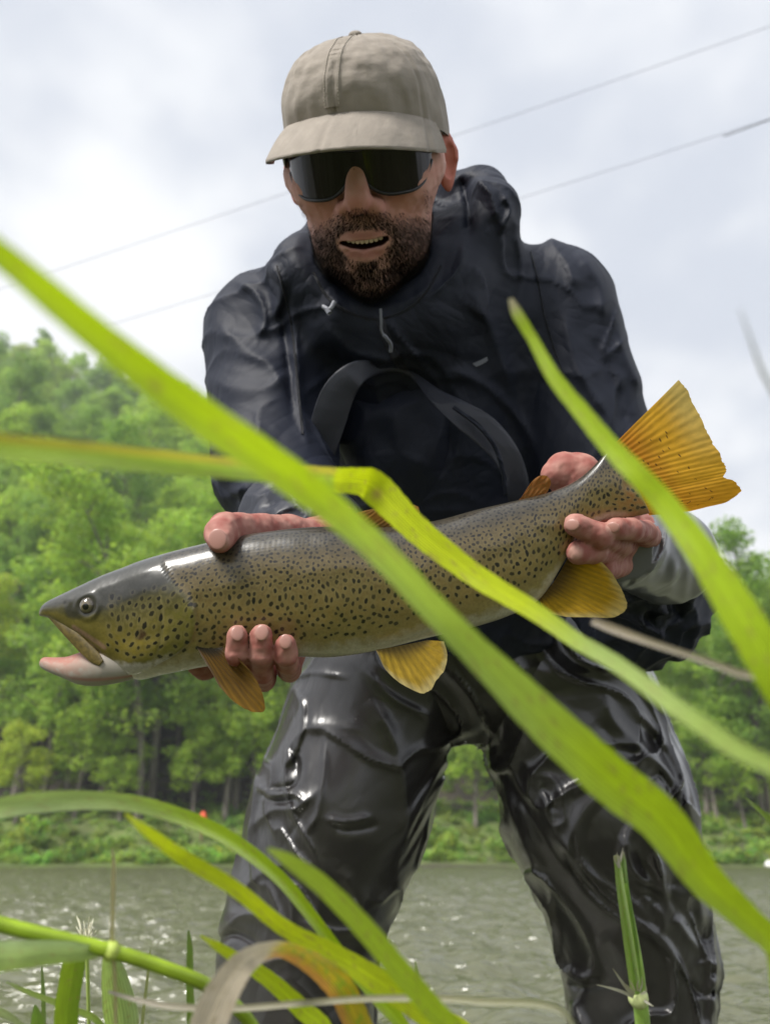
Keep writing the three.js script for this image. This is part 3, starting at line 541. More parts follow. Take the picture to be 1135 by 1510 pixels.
function faceColour(x, y, z) {
  const ax = Math.abs(x), n = fbm(x * 60, y * 60, z * 60, 3);
  let c = mix3(SKIN, [.52, .235, .185], clamp(.35 + n * .55));
  c = mix3(c, [.46, .17, .12], .55 * Math.exp(-((ax - .04) ** 2 / .0005 + (y + .03) ** 2 / .0007)) + .6 * Math.exp(-(x * x / .0003 + (y + .036) ** 2 / .0003)) * (z > .09 ? 1 : 0));
  if (ax > .074 && z < .03) c = mix3(c, [.50, .14, .10], .75);
  const lips = Math.exp(-((ax / .021) ** 4)) * (z > .07 ? 1 : 0) * Math.max(Math.exp(-(((y + .065) / .0035) ** 2)), Math.exp(-(((y + .0855) / .0055) ** 2))); c = mix3(c, [.34, .13, .105], lips * .8);
  const b = beardAt(x, y, z); c = mix3(c, [.125, .092, .078], clamp(b * (.65 + .5 * n)));
  if (y < -.066 && y > -.085 && ax < .026 && z > .06 && z < .091) c = [.06, .02, .018];
  return c;
}
const bodyGeos = [];
bodyGeos.push(nets(headF, [-.105, -.2, -.125], [.105, .16, .135], .0027, faceColour).applyMatrix4(HM));
// hands
function handColour(nails) { return (x, y, z) => { const n = fbm(x * 55, y * 55, z * 55, 3); let c = mix3([.40, .20, .162], [.29, .098, .08], clamp(.5 + n * 1.3)); for (const [p, r] of nails) { const d = Math.hypot(x - p[0], y - p[1], z - p[2]) / r; if (d < 1.15) c = mix3(c, [.43, .24, .195], 1 - smooth(.8, 1.1, d)); } return c; }; }
function chainF(list, k = .006) { return (x, y, z) => { let d = 1e9; for (const ch of list) { let e = 1e9; for (let i = 0; i + 1 < ch.length; i++) { const a = ch[i], b = ch[i + 1]; e = smin(e, cap(x, y, z, a, b, a[3], b[3]), .004); } d = d === 1e9 ? e : smin(d, e, k); } return d; }; }
const Q = (px, py, d, r) => [...P(px, py, d), r];
const nailMat = MS({ color: rgb(.38, .195, .158), roughness: .35 });
{ // the hand behind the fish's shoulder: thumb over the back, fingers under the belly
  const thumb = [Q(470, 800, .735, .019), Q(425, 786, .705, .0158), Q(385, 781, .672, .0130), Q(352, 779, .648, .0122), Q(332, 780, .630, .0126), Q(326, 787, .618, .0122), Q(325, 797, .6085, .0098)];
  const palm = [Q(500, 800, .80, .032), Q(470, 810, .755, .030), Q(440, 850, .715, .026), Q(415, 900, .705, .020)], palm2 = [Q(455, 830, .73, .026), Q(390, 870, .70, .020), Q(360, 930, .69, .013)];
  const f = (x0, x1, y0, y1, r) => [Q(x1 + 14, y1 - 40, .705, r + .002), Q(x1 + 3, y1 - 4, .675, r + .0008), Q(x1, y1 - 15, .622, r), Q(x0, (y0 + y1) / 2, .600, r), Q(x0, y0 + 12, .597, r * .94)];
  const fingers = [f(350, 352, 925, 1000, .0083), f(386, 386, 924, 1006, .0085), f(422, 424, 938, 993, .0081)], index = [Q(360, 930, .70, .012), Q(330, 975, .69, .0095), Q(302, 986, .665, .0088), Q(292, 983, .655, .008)];
  const wrist = [[...P(500, 800, .80), .032], Q(450, 775, .86, .036)];
  const g0 = chainF([palm, palm2, wrist, index], .02), g1 = chainF(fingers, .0012), g2 = chainF([thumb], .004);
  const crease = folds([[[[404, 764], [403, 790]], 2.5, -.0007], [[[300, 786], [352, 770]], 2.5, -.0004], [[[334, 962], [368, 965]], 3, -.0009], [[[370, 964], [404, 967]], 3, -.0009], [[[408, 970], [440, 968]], 3, -.0009], [[[334, 967], [368, 970]], 3, .0005], [[[370, 970], [404, 973]], 3, .0005], [[[351, 763], [350, 790]], 2, -.0009], [[[360, 764], [358, 790]], 2, -.0009], [[[368, 764], [367, 790]], 2, -.0009], [[[377, 764], [377, 790]], 1.6, -.0008], [[[340, 762], [336, 792]], 3, .0008]]);
  const hand = (x, y, z) => { const a = g1(x, y, z), b = g2(x, y, z); let d = smin(smin(g0(x, y, z), a, .008), b, .01); if (Math.abs(d) < .004) d -= crease(x, y, z) * (z > -.69 ? 1 : 0) - .0004 * n3(x * 140, y * 140, z * 140); return d; };
  bodyGeos.push(nets(hand, V3(P(272, 1035, .66)).toArray().map((v, i) => i === 2 ? -.84 : v), [P(520, 735, .84)[0], P(300, 745, .6)[1], -.575], .0026, handColour([[P(322, 796, .600), .0085], [P(350, 932, .588), .0062], [P(386, 932, .588), .0064], [P(421, 944, .588), .006]])));
  for (const [px, py, rx, ry, a] of [[321, 795, .0068, .0078, .2], [350, 934, .0046, .0056, 0], [386, 933, .0048, .0058, 0], [421, 946, .0044, .0054, .1]]) { const q = P(px, py, 1); let k = .55; while (k < .9 && hand(q[0] * k, q[1] * k, -k) > .0002) k += .0004; const c = V3(q).multiplyScalar(k), h = .001, n = new THREE.Vector3(hand(c.x + h, c.y, c.z) - hand(c.x - h, c.y, c.z), hand(c.x, c.y + h, c.z) - hand(c.x, c.y - h, c.z), hand(c.x, c.y, c.z + h) - hand(c.x, c.y, c.z - h)).normalize(), g = new THREE.SphereGeometry(1, 16, 12).scale(rx, ry, .0011).rotateZ(a); g.applyQuaternion(new THREE.Quaternion().setFromUnitVectors(new THREE.Vector3(0, 0, 1), n)); g.translate(c.x, c.y, c.z); vpart('nail', g, nailMat, man); }
}
{ // the hand round the tail wrist
  const palm = [Q(960, 805, .80, .030), Q(925, 795, .755, .029), Q(880, 760, .725, .024), Q(850, 718, .715, .020)], thumb = [Q(880, 745, .725, .02), Q(852, 700, .712, .0185), Q(830, 693, .708, .0150), Q(816, 700, .705, .0115)];
  const f1 = [Q(925, 805, .735, .012), Q(912, 803, .685, .0105), Q(884, 790, .640, .0098), Q(848, 774, .632, .0092)], f2 = [Q(955, 795, .74, .012), Q(950, 785, .69, .0098), Q(930, 781, .655, .0090), Q(907, 779, .640, .0086)];
  const f3 = [Q(925, 815, .74, .012), Q(900, 816, .69, .0105), Q(875, 812, .650, .0100), Q(852, 815, .640, .0096)], f4 = [Q(930, 830, .745, .012), Q(905, 836, .70, .0098), Q(890, 838, .675, .0086)];
  const g = chainF([palm, thumb], .014), h = chainF([f1, f2, f3, f4], .0016), cr = folds([[[[872, 776], [866, 792]], 2, -.0009], [[[929, 770], [926, 792]], 2, -.0009], [[[880, 800], [876, 822]], 2, -.0009]]);
  const hand = (x, y, z) => { let d = smin(g(x, y, z), h(x, y, z), .008); if (Math.abs(d) < .004) d -= cr(x, y, z) - .0004 * n3(x * 140, y * 140, z * 140); return d; };
  bodyGeos.push(nets(hand, [P(790, 0, .70)[0], P(0, 890, .78)[1], -.84], [P(1000, 0, .84)[0], P(0, 660, .75)[1], -.61], .0026, handColour([[P(842, 773, .624), .006], [P(902, 778, .632), .0056], [P(847, 815, .632), .006]])));
  for (const [px, py, rx, ry, a] of [[843, 774, .0056, .0044, 0], [903, 778, .0052, .0042, 0]]) { const q = P(px, py, 1); let k = .55; while (k < .9 && hand(q[0] * k, q[1] * k, -k) > .0002) k += .0004; const c = V3(q).multiplyScalar(k), h = .001, n = new THREE.Vector3(hand(c.x + h, c.y, c.z) - hand(c.x - h, c.y, c.z), hand(c.x, c.y + h, c.z) - hand(c.x, c.y - h, c.z), hand(c.x, c.y, c.z + h) - hand(c.x, c.y, c.z - h)).normalize(), g = new THREE.SphereGeometry(1, 16, 12).scale(rx, ry, .0011).rotateZ(a); g.applyQuaternion(new THREE.Quaternion().setFromUnitVectors(new THREE.Vector3(0, 0, 1), n)); g.translate(c.x, c.y, c.z); vpart('nail', g, nailMat, man); }
}
// joints of the clothed body
const J = { shL: P(405, 505, 1.06), elL: P(408, 690, .95), wrL: P(470, 790, .84), shR: P(806, 470, 1.08), elR: P(925, 850, 1.0), wrR: P(940, 805, .82), chest: P(610, 480, 1.09), belly: P(680, 900, 1.19), hipL: P(562, 1010, 1.2), knL: P(442, 1385, 1.12), hipR: P(825, 1010, 1.2), knR: P(935, 1400, 1.12) };
const down = [0, -CT, ST], back = [0, -ST, -CT], plus = (a, b, k) => a.map((v, i) => v + b[i] * k);
J.ftL = plus(plus(J.knL, down, .42), back, .05); J.ftR = plus(plus(J.knR, down, .42), back, .06); J.toL = plus(J.ftL, back, -.16); J.toR = plus(J.ftR, back, -.16);
{
  const f = (x, y, z) => { let d = smin(cap(x, y, z, J.chest, J.belly, .11, .12), cap(x, y, z, J.shL, J.shR, .05, .05), .05); for (const [a, b, r, s] of [[J.shL, J.elL, .052, .042], [J.elL, J.wrL, .042, .028], [J.shR, J.elR, .052, .042], [J.elR, J.wrR, .042, .028], [J.hipL, J.knL, .07, .06], [J.knL, J.ftL, .058, .04], [J.hipR, J.knR, .07, .06], [J.knR, J.ftR, .058, .04], [J.ftL, J.toL, .04, .03], [J.ftR, J.toR, .04, .03], [plus(J.hipL, [.03, .07, -.02], 1), plus(J.hipR, [-.03, .07, -.02], 1), .07, .07], [J.chest, HM_neck, .06, .055]]) d = smin(d, cap(x, y, z, a, b, r, s), .03); return d; };
  const HM_neck = hv.set(0, -.12, -.07).applyMatrix4(HM).toArray();
  bodyGeos.push(nets(f, [-.36, -1.15, -1.5], [.45, .36, -.72], .014, () => SKIN));
}
const skinMat = MS({ vertexColors: true, roughness: .66, specularIntensity: .55, bumpMap: texture(512, 512, (u, v) => .5 + .5 * fbm(u * 40, v * 40, 2, 3), false), bumpScale: .0012 });
vpart('body', mergeGeometries(bodyGeos), skinMat, man);
// eyes behind the glasses, teeth
for (const s of [-1, 1]) { const g = new THREE.SphereGeometry(.0118, 24, 16); const c = []; const p = g.attributes.position; for (let i = 0; i < p.count; i++) { const r = Math.hypot(p.getX(i), p.getY(i)); c.push(...(p.getZ(i) > 0 && r < .0022 ? [.005, .005, .005] : p.getZ(i) > 0 && r < .0055 ? [.10, .07, .04] : [.7, .66, .62])); } g.setAttribute('color', new THREE.Float32BufferAttribute(c, 3)); g.translate(s * .031, .004, .0755); hpart('eye', g, MS({ vertexColors: true, roughness: .15 })); }
{
  const tm = MS({ color: rgb(.80, .68, .57), roughness: .3, clearcoat: .4 });
  for (let i = -4; i < 4; i++) { const x = (i + .5) * .0048, z = .0895 - x * x * 16, s = new THREE.Shape(); s.moveTo(-.0019, .003); s.lineTo(-.0018, -.0032); s.quadraticCurveTo(0, -.0052, .0018, -.0032); s.lineTo(.0019, .003); const g = new THREE.ExtrudeGeometry(s, { depth: .0016, bevelEnabled: true, bevelSize: .0004, bevelThickness: .0004, bevelSegments: 2, curveSegments: 4 }); g.rotateY(-x * -30 * .5); g.translate(x, -.0712 + 5 * x * x, z); hpart('tooth', g, tm); }
}
{ // beard: short hairs rooted in the skin
  const pos = [], idx = [], col = [], nor = [], src = bodyGeos[0].attributes.position, sn = bodyGeos[0].attributes.normal, p = new THREE.Vector3(), n = new THREE.Vector3(), HN = new THREE.Matrix3().setFromMatrix4(HI);
  for (let i = 0; i < src.count; i++) {
    p.fromBufferAttribute(src, i).applyMatrix4(HI); const b = beardAt(p.x, p.y, p.z); if (b < .12) continue;
    n.fromBufferAttribute(sn, i).applyMatrix3(HN).normalize();
    for (let k = 0; k < 6; k++) {
      if (rnd() > b * .85) continue;
      const L = rr(.0025, .0052) * (p.y < -.1 ? 1.35 : 1), dir = new THREE.Vector3(n.x * .55 + rr(-.35, .35) + (Math.abs(p.x) < .03 && p.y > -.062 ? Math.sign(p.x) * .4 : 0), n.y * .5 - .75 + rr(-.3, .3), n.z * .5 + rr(-.25, .25)).normalize(), side = new THREE.Vector3().crossVectors(dir, n).normalize().multiplyScalar(rr(.00010, .00018)), o = pos.length / 3;
      const q = p.clone().add(new THREE.Vector3(rr(-.0012, .0012), rr(-.0012, .0012), 0)), tip = q.clone().addScaledVector(dir, L).addScaledVector(n, -.0006), mid = q.clone().addScaledVector(dir, L * .5).addScaledVector(n, .0008);
      for (const v of [q.clone().add(side), q.clone().sub(side), mid.clone().add(side), mid.clone().sub(side), tip]) { pos.push(v.x, v.y, v.z); nor.push(n.x, n.y, n.z); }
      idx.push(o, o + 1, o + 3, o, o + 3, o + 2, o + 2, o + 3, o + 4);
      const grey = clamp(smooth(.028, .055, Math.abs(p.x)) * .8 + smooth(-.108, -.13, p.y) * .55 + rr(-.3, .25)), c = mix3([.036, .029, .025], [.27, .245, .22], grey); for (let v = 0; v < 5; v++) col.push(...c);
    }
  }
  const g = bg(pos, idx, nor, null, col); hpart('beard', g, MS({ vertexColors: true, roughness: .7, specularIntensity: .4, side: THREE.DoubleSide }));
}
// cap
{
  const weave = texture(512, 512, (u, v) => .5 + .16 * Math.sin(u * 1206) * Math.sin(v * 1206) + .3 * fbm(u * 9, v * 9, 2, 5), false);
  const cloth = MS({ map: texture(512, 512, (u, v) => { const n = 1 + .16 * fbm(u * 7, v * 7, 6, 5) + .05 * Math.sin(u * 800) * Math.sin(v * 800); return [.285 * n, .250 * n, .212 * n]; }), bumpMap: weave, bumpScale: .0012, roughness: .92, sheen: .15, sheenColor: rgb(1, .95, .9), sheenRoughness: .6 });
  const baseY = (a) => lerp(-.014, .047, Math.pow((1 + Math.cos(a)) / 2, 1.15)) + .0015 * Math.sin(a * 3), wr = [.0885, .106];
  const crownP = (a, t, out = 0) => {            // a = 0 in front, t from rim to button
    const e = 2 / 2.9, ang = t * Math.PI / 2, r = Math.pow(Math.cos(ang), e), h = Math.pow(Math.sin(ang), e), b = baseY(a), seam = Math.abs(((a / (Math.PI / 3) + 60.0) % 1) - .5) - .5;   // seams every 60 degrees
    const crump = .0016 * n3(Math.sin(a) * 3.1, t * 3.2, Math.cos(a) * 3.1) * (1 - t * .3) + .0006 * n3(Math.sin(a) * 7, t * 5, Math.cos(a) * 7) + .0007 * n3(a * 1.2, t * 7, 4) * smooth(.1, .4, t), s = -.0022 * Math.exp(-((seam * 2 / .045) ** 2)) + .0009 * Math.exp(-(((Math.abs(seam) * 2 - .1) / .05) ** 2));
    const slope = 1 - .08 * h * h, k = 1 + (crump + s + out) / .09, pinch = 1 - .10 * smooth(.55, 1, t) * 0;
    return [Math.sin(a) * wr[0] * r * k * slope * pinch, b + (.1135 - b) * h * (1 + (crump * .8 + out) / .1) + .004 * Math.cos(a * 2) * smooth(.5, 1, t) * (1 - t), -.012 + Math.cos(a) * wr[1] * r * k * slope];
  };
  const rows = []; for (let i = 0; i <= 70; i++) { const r = []; for (let j = 0; j <= 200; j++) r.push(crownP((j / 200 - .5) * 2 * Math.PI, i / 70 * .995)); rows.push(r); }
  const inner = []; for (let i = 70; i >= 0; i--) { const r = []; for (let j = 0; j <= 200; j++) r.push(crownP((j / 200 - .5) * 2 * Math.PI, i / 70 * .99, -.0035)); inner.push(r); }
  const capG = new THREE.Group(); capG.name = 'cap'; capG.userData.label = 'faded khaki cap with a curved peak'; man.add(capG);
  const uvC = (a, b) => [b * 2.4, a * .8];
  const skew = (g) => g.rotateY(-.15);
  hpart('crown', skew(mergeGeometries([loft(rows, { uv: uvC }), loft(inner, { uv: uvC })])), cloth, capG);
  // peak
  const peak = (a, t, o) => { const q = a * 1.0, p = crownP(q * .86, 0.015), ed = Math.cos(a * .98), L = .063 * Math.pow(Math.max(Math.cos(a * 1.02), 0), .55), x = p[0] * (1 + .10 * t) + Math.sin(a) * .004 * t, drop = .014 * t + .009 * t * t + .002 * Math.pow(Math.abs(Math.sin(a)), 2.2) * t; return [x, p[1] - .001 - drop - o, p[2] + L * t]; };
  const pr = []; for (let i = 0; i <= 26; i++) { const r = []; for (let j = 0; j <= 90; j++) { const a = (j / 90 - .5) * 2 * 1.48; r.push(peak(a, i / 26, 0)); } pr.push(r); }
  for (let i = 0; i <= 4; i++) { const r = []; for (let j = 0; j <= 90; j++) { const a = (j / 90 - .5) * 2 * 1.48, p = peak(a, 1, 0); p[1] -= .0034 * i / 4; p[2] += .0012 * Math.sin(i / 4 * Math.PI); r.push(p); } pr.push(r); }
  for (let i = 26; i >= 0; i--) { const r = []; for (let j = 0; j <= 90; j++) { const a = (j / 90 - .5) * 2 * 1.48; r.push(peak(a, i / 26, .0034)); } pr.push(r); }
  hpart('peak', skew(loft(pr, { uv: (a, b, i) => [b * 1.6, i * .01] })), cloth, capG);
  // stitched seam tape down the front
  const tp = []; for (let i = 0; i <= 80; i++) { const r = [], t = .04 + .9 * i / 80; for (let j = 0; j <= 8; j++) { const u = j / 8 - .5, a = (-.02 + u * .22) / Math.max(Math.pow(Math.cos(t * Math.PI / 2), .74), .25), e = Math.abs(u) > .46 ? .0001 : Math.abs(Math.abs(u) - .36) < .07 ? .0004 : .0013; r.push(crownP(a, t, e + .0016 * Math.pow(Math.abs(Math.sin(i * .62 + 3 * n3(i * .1, 1, 1))), 3) * smooth(30, 50, i) * (Math.abs(u) < .3 ? -1 : .1))); } tp.push(r); }
  hpart('seam_tape', skew(loft(tp, { uv: (a, b) => [b * .3, a] })), cloth, capG);
  const th = MS({ color: rgb(.40, .36, .30), roughness: .8 }); const st = [];
  for (const u of [-.36, .36]) for (let i = 0; i < 34; i++) { const f = (t) => crownP((-.02 + u * .22) / Math.max(Math.pow(Math.cos(t * Math.PI / 2), .74), .25), t, .0012), t = .05 + i * .0255; st.push(tube([f(t), f(t + .015)], .0005, 2, 5)); }
  hpart('stitching', skew(mergeGeometries(st)), th, capG).userData.kind = 'stuff';
  hpart('button', new THREE.SphereGeometry(.007, 16, 10).scale(1, .5, 1).translate(0, .1145, -.012), cloth, capG);
}
// wraparound sunglasses
{
  const sg = new THREE.Group(); sg.name = 'sunglasses'; man.add(sg);
  const arc = (a, y, o = 0) => [Math.sin(a) * (.0795 + o), y - .012 * (Math.cos(a) - 1) * 0, .030 + Math.cos(a) * (.072 + o) - .10 * Math.max(0, Math.abs(a) - 1.1) ** 2];
const low = (a) => { const q = Math.abs(a); return .003 - .031 * (1 - Math.pow(Math.abs((q - .60) / .62), 3)); }, top = (a) => .021 - .003 * Math.exp(-((a / .2) ** 2)) - .003 * smooth(.8, 1.2, Math.abs(a));
  const rows = [], A = 1.17; for (const o of [0, .002]) { const R = []; for (let i = 0; i <= 20; i++) { const r = []; for (let j = 0; j <= 120; j++) { const a = (j / 120 - .5) * 2 * A; r.push(arc(a, lerp(low(a) + .001, top(a) - .001, i / 20), o)); } R.push(r); } rows.push(R); }
  const lens = MS({ color: rgb(.010, .006, .007), roughness: .09, specularIntensity: .7 });
  for (const s of [-1, 1]) { const R = rows[1].map((r) => s < 0 ? r.slice(0, 61) : r.slice(60)); const l = hpart('lens', loft(R), lens, sg); l.userData.label = s < 0 ? 'dark brown lens on the left of the picture' : 'dark brown lens on the right of the picture'; }
  const fm = MS({ color: rgb(.012, .012, .014), roughness: .3 }); const loop = []; for (let j = 0; j <= 60; j++) { const a = (j / 60 - .5) * 2 * A; loop.push(arc(a, low(a), .0015)); } const up = []; for (let j = 0; j <= 60; j++) { const a = (j / 60 - .5) * 2 * A; up.push(arc(a, top(a), .0015)); }
  hpart('frame', mergeGeometries([tube(loop, .0019, 120, 8), tube(up, .0024, 120, 8)]), fm, sg);
  for (const s of [-1, 1]) {
    const e = arc(s * A, .008), pts = [[e[0], .009, e[2] + .003], [s * .0790, .011, .036], [s * .0815, .010, .012], [s * .0840, .006, -.012], [s * .084, -.006, -.028]];
    const rowsT = spline(pts, 24).map((p, i) => { const r = [], hh = lerp(.0105, .004, smooth(0, 18, i)); for (let k = 0; k < 10; k++) { const q = k / 10 * 2 * Math.PI; r.push([p[0] + s * .0016 * Math.cos(q), p[1] + hh * Math.sin(q), p[2]]); } return r; });
    const tm = hpart('temple', loft(rowsT, { ring: true, caps: true }), fm, sg);
    const bd = []; for (let i = 0; i <= 6; i++) { const t = i / 6, z = lerp(.0545, .030, t), r = []; for (let k = 0; k < 10; k++) { const q = k / 10 * 2 * Math.PI; r.push([s * (.0800 + .0014 * Math.cos(q) + .0008), .0085 + .0088 * Math.sin(q) * (i % 6 ? 1 : .8), z]); } bd.push(r); }
    hpart('badge', loft(bd, { ring: true, caps: true }), MS({ color: rgb(.62, .62, .64), roughness: .25, metalness: .6 }), tm);
    const ring = []; for (let i = 0; i <= 24; i++) { const q = i / 24 * 2 * Math.PI; ring.push([s * .0826, .0085 + .0075 * Math.sin(q), .043 + .0042 * Math.cos(q)]); } hpart('badge_outline', tube(ring, .0008, 40, 6), fm, tm);
  }
}
// ================= clothes =================
const clothBump = texture(512, 512, (u, v) => .5 + .3 * fbm(u * 16, v * 16, 1, 5) + .1 * Math.sin(u * 1400) * Math.sin(v * 1400), false);
const crumple = texture(1024, 1024, (u, v) => {
  let s = 0, a = .5, f = 5; const wx = .05 * n3(u * 4, v * 4, 3), wy = .05 * n3(u * 4, v * 4, 9);
  for (let o = 0; o < 4; o++) { const q = Math.abs(n3((u + wx) * f, (v + wy) * f * .8, o * 3.1)); s += a * Math.min(1, q * 1.6); a *= .48; f *= 2.05; }
  return .05 + .9 * s;
}, false); crumple.wrapS = crumple.wrapT = THREE.MirroredRepeatWrapping;
const ridged = (x, y, z) => { const a = n3(x, y, z); return 1 - Math.abs(a) * 2.2; };
const jacketMat = MS({ color: rgb(.0080, .0110, .0230), roughness: .62, specularIntensity: .65, bumpMap: crumple, bumpScale: .006 });
const trimMat = MS({ color: rgb(.017, .0195, .030), roughness: .5, bumpMap: crumple, bumpScale: .006 });
const waderMat = MS({ color: rgb(.019, .017, .017), roughness: .34, clearcoat: .8, clearcoatRoughness: .2, specularIntensity: 1, bumpMap: crumple, bumpScale: .004 });
const waderMatL = waderMat;
const headCut = (x, y, z) => { hv.set(x, y, z).applyMatrix4(HI); return headBall(hv.x, hv.y, hv.z); };
{
  const hood = [[Q(442, 402, .95, .026), Q(456, 372, 1.0, .026), Q(520, 335, 1.08, .05), Q(640, 312, 1.08, .045), Q(706, 290, 1.02, .036), Q(728, 306, .97, .026)], [Q(728, 306, .97, .026), Q(708, 350, .97, .030)]], front = [[Q(704, 352, .98, .030), Q(668, 405, .955, .032), Q(622, 455, .945, .030), Q(565, 486, .945, .030), Q(500, 468, .94, .022), Q(466, 428, .94, .018), Q(444, 385, .96, .018)]];
  const hoodF = chainF(hood, .02), frontF = chainF(front, .03), sleeves = [[J.shL, J.elL, .086, .072], [J.elL, J.wrL, .066, .046], [J.shR, J.elR, .085, .082], [J.elR, J.wrR, .078, .044]];
  const sag = [[P(960, 900, .96), .060], [P(1000, 870, .98), .028], [P(920, 925, .95), .045]];
  const cr = folds([
    [[[316, 470], [350, 505], [400, 540], [420, 575]], 13, .005], [[[306, 555], [340, 572], [395, 570], [430, 550]], 14, .004], [[[312, 610], [350, 640], [410, 660]], 12, .008], [[[318, 700], [360, 690], [420, 700]], 10, .006], [[[330, 735], [375, 715], [430, 735]], 9, .005],
    [[[345, 415], [375, 430], [390, 470], [380, 500]], 9, .007], [[[395, 385], [415, 425], [405, 470]], 9, .008], [[[430, 440], [437, 520], [442, 590], [455, 660]], 6, .005], [[[415, 460], [425, 540], [432, 620]], 6, -.005],
    [[[800, 340], [835, 385], [850, 430]], 12, .007], [[[850, 370], [885, 420], [890, 480]], 12, .007], [[[905, 450], [920, 520], [950, 580]], 12, .008], [[[870, 500], [905, 570], [925, 640]], 11, -.007], [[[830, 460], [850, 540], [900, 620]], 10, .007], [[[760, 330], [770, 400], [760, 480]], 10, .006], [[[690, 420], [730, 500], [760, 600]], 14, .007],
    [[[700, 262], [722, 285], [735, 330]], 7, .010], [[[678, 258], [690, 300], [690, 350]], 7, -.010], [[[740, 285], [752, 310], [735, 345]], 6, .009], [[[690, 350], [672, 400], [630, 440]], 6, .005], [[[470, 400], [490, 440], [520, 470]], 4, .004],
    [[[560, 460], [590, 500], [640, 560], [660, 600]], 5, .004], [[[655, 545], [700, 560], [750, 600], [790, 660]], 9, .006], [[[480, 480], [520, 520], [590, 535]], 8, .005],
    [[[975, 790], [1005, 830], [1020, 880]], 9, .011], [[[940, 830], [980, 860], [1010, 925]], 8, -.010], [[[950, 880], [975, 905], [1000, 900]], 6, .009], [[[930, 905], [960, 930], [985, 945]], 7, .010], [[[1000, 800], [1024, 850], [1015, 900]], 8, .010], [[[880, 880], [930, 900], [960, 950]], 9, .008],
  ]);
  const f = (x, y, z) => {
    let d = smin(cap(x, y, z, J.chest, J.belly, .145, .150), cap(x, y, z, J.shL, J.shR, .086, .082), .06);
    let s = 1e9; for (const [a, b, r, q] of sleeves) s = smin(s, cap(x, y, z, a, b, r, q), .02); for (const [c, r] of sag) s = smin(s, Math.hypot(x - c[0], y - c[1], z - c[2]) - r, .03);
    d = Math.max(d, -.185 - y + .012 * n3(x * 7, 1, z * 7)); d = smin(d, s, .03); d = smin(d, frontF(x, y, z), .075); d = smin(d, hoodF(x, y, z), .022);
    d = Math.max(d, -ell(x, y, z, P(612, 655, .935), [.085, .105, .065]));                 // the front hangs open below the chest
    if (d > .06) return d;
    const hc = headCut(x, y, z) - .0075; d = Math.max(d, -hc);
    if (Math.abs(d) < .025) {
      const wr = Math.pow(Math.max(0, ridged(x * 6 + 2 * n3(x * 3, y * 3, z * 3), y * 9, z * 6)), 2) * .0028 + Math.max(0, ridged(x * 15, y * 17 + 2 * n3(x * 6, y * 6, 2), z * 15)) * .0004 + .0035 * n3(x * 5, y * 5, z * 5);
      const el = Math.exp(-((x - J.elR[0] - .03) ** 2 + (y - J.elR[1] + .02) ** 2) / .008) * .008 * ridged(x * 22, y * 20, z * 22);
      d -= (wr + el + cr(x, y, z)) * smooth(.004, .02, hc);
    }
    return d;
  };
  const g = nets(f, [-.36, -.29, -1.34], [.47, .46, -.74], .0043);
  const jacket = vpart('jacket', g, jacketMat, man); jacket.userData.label = 'wet dark navy hooded rain jacket';
  const hit = (px, py) => { const q = P(px, py, 1); let k = .75; while (k < 1.4 && f(q[0] * k, q[1] * k, -k) > .0004) k += .0007; return k; };
  const seamTube = (pts, r, lift) => tube(spline(pts, 36).map(([x, y]) => P(x, y, hit(x, y) - lift)), r, 60, 6);
  vpart('zip_tape', loft(spline([[560, 470], [572, 505], [588, 535], [600, 552]], 40).map(([x, y]) => [-6, -2, 2, 6].map((o) => P(x + o, y - o * .4, hit(x + o, y - o * .4) - (Math.abs(o) > 3 ? .0006 : .0022)))), {}), trimMat, man, jacket);
  for (const pts of [[[782, 372], [792, 410], [806, 480], [838, 570], [880, 640]], [[408, 392], [428, 470], [438, 560], [446, 640]]]) vpart('shoulder_seam', seamTube(pts, .0013, .0002), trimMat, man, jacket);
  vpart('collar_hem', seamTube([[462, 402], [478, 432], [500, 452], [530, 466], [560, 470], [600, 456], [630, 428], [650, 392]], .0016, .0002), trimMat, man, jacket);
  // rims of the open front, zip, pull cord, toggle, mark
  const band = (pts, th, mat, name) => { const s = spline(pts, 50), rows = s.map((p, i) => { const a = s[Math.max(i - 1, 0)], b = s[Math.min(i + 1, 50)], tx = b[0] - a[0], ty = b[1] - a[1], l = Math.hypot(tx, ty) || 1, c = P(p[0], p[1], p[3]), w = p[2] / F * p[3] / 2, nx = -ty / l, ny = -tx / l, r = []; for (let k = 0; k < 16; k++) { const q = k / 16 * 2 * Math.PI, u = Math.cos(q), e = Math.sign(u) * Math.pow(Math.abs(u), .6); r.push([c[0] + nx * w * e, c[1] + ny * w * e * 1, c[2] + th * Math.sin(q) + .35 * w * (p[4] ?? 0) * e + .0015 * n3(i * .12, u, th * 900)]); } return r; }); return vpart(name, loft(rows, { ring: true, caps: true, uv: (a, b) => [b * .08, a * .3] }), mat, man, jacket); };
  band([[462, 706, 40, .93, -.5], [472, 668, 44, .922, -.5], [486, 616, 50, .915, -.6], [502, 575, 46, .912, -.6], [528, 549, 34, .915, -.5], [566, 543, 14, .95, -.2], [606, 552, 9, .965, .1], [640, 582, 22, .94, .4], [682, 612, 40, .918, .5], [716, 636, 46, .914, .6], [744, 668, 42, .915, .7], [760, 705, 38, .92, .8], [766, 740, 34, .93, .8]], .0022, trimMat, 'front_flap');
  band([[668, 600, 6, .905, 0], [705, 628, 7, .90, 0], [730, 660, 7, .90, 0], [742, 700, 6, .905, 0], [745, 730, 5, .91, 0]], .003, jacketMat, 'flap_piping');
  const grey = MS({ color: rgb(.15, .16, .19), roughness: .5 });
  vpart('zip_cord', tube([P(561, 455, .878), P(562, 474, .882), P(563, 490, .888), P(571, 500, .89), P(576, 508, .895), P(576, 519, .90)], (t) => t > .55 ? .0021 : .0014, 40, 8), grey, man, jacket);
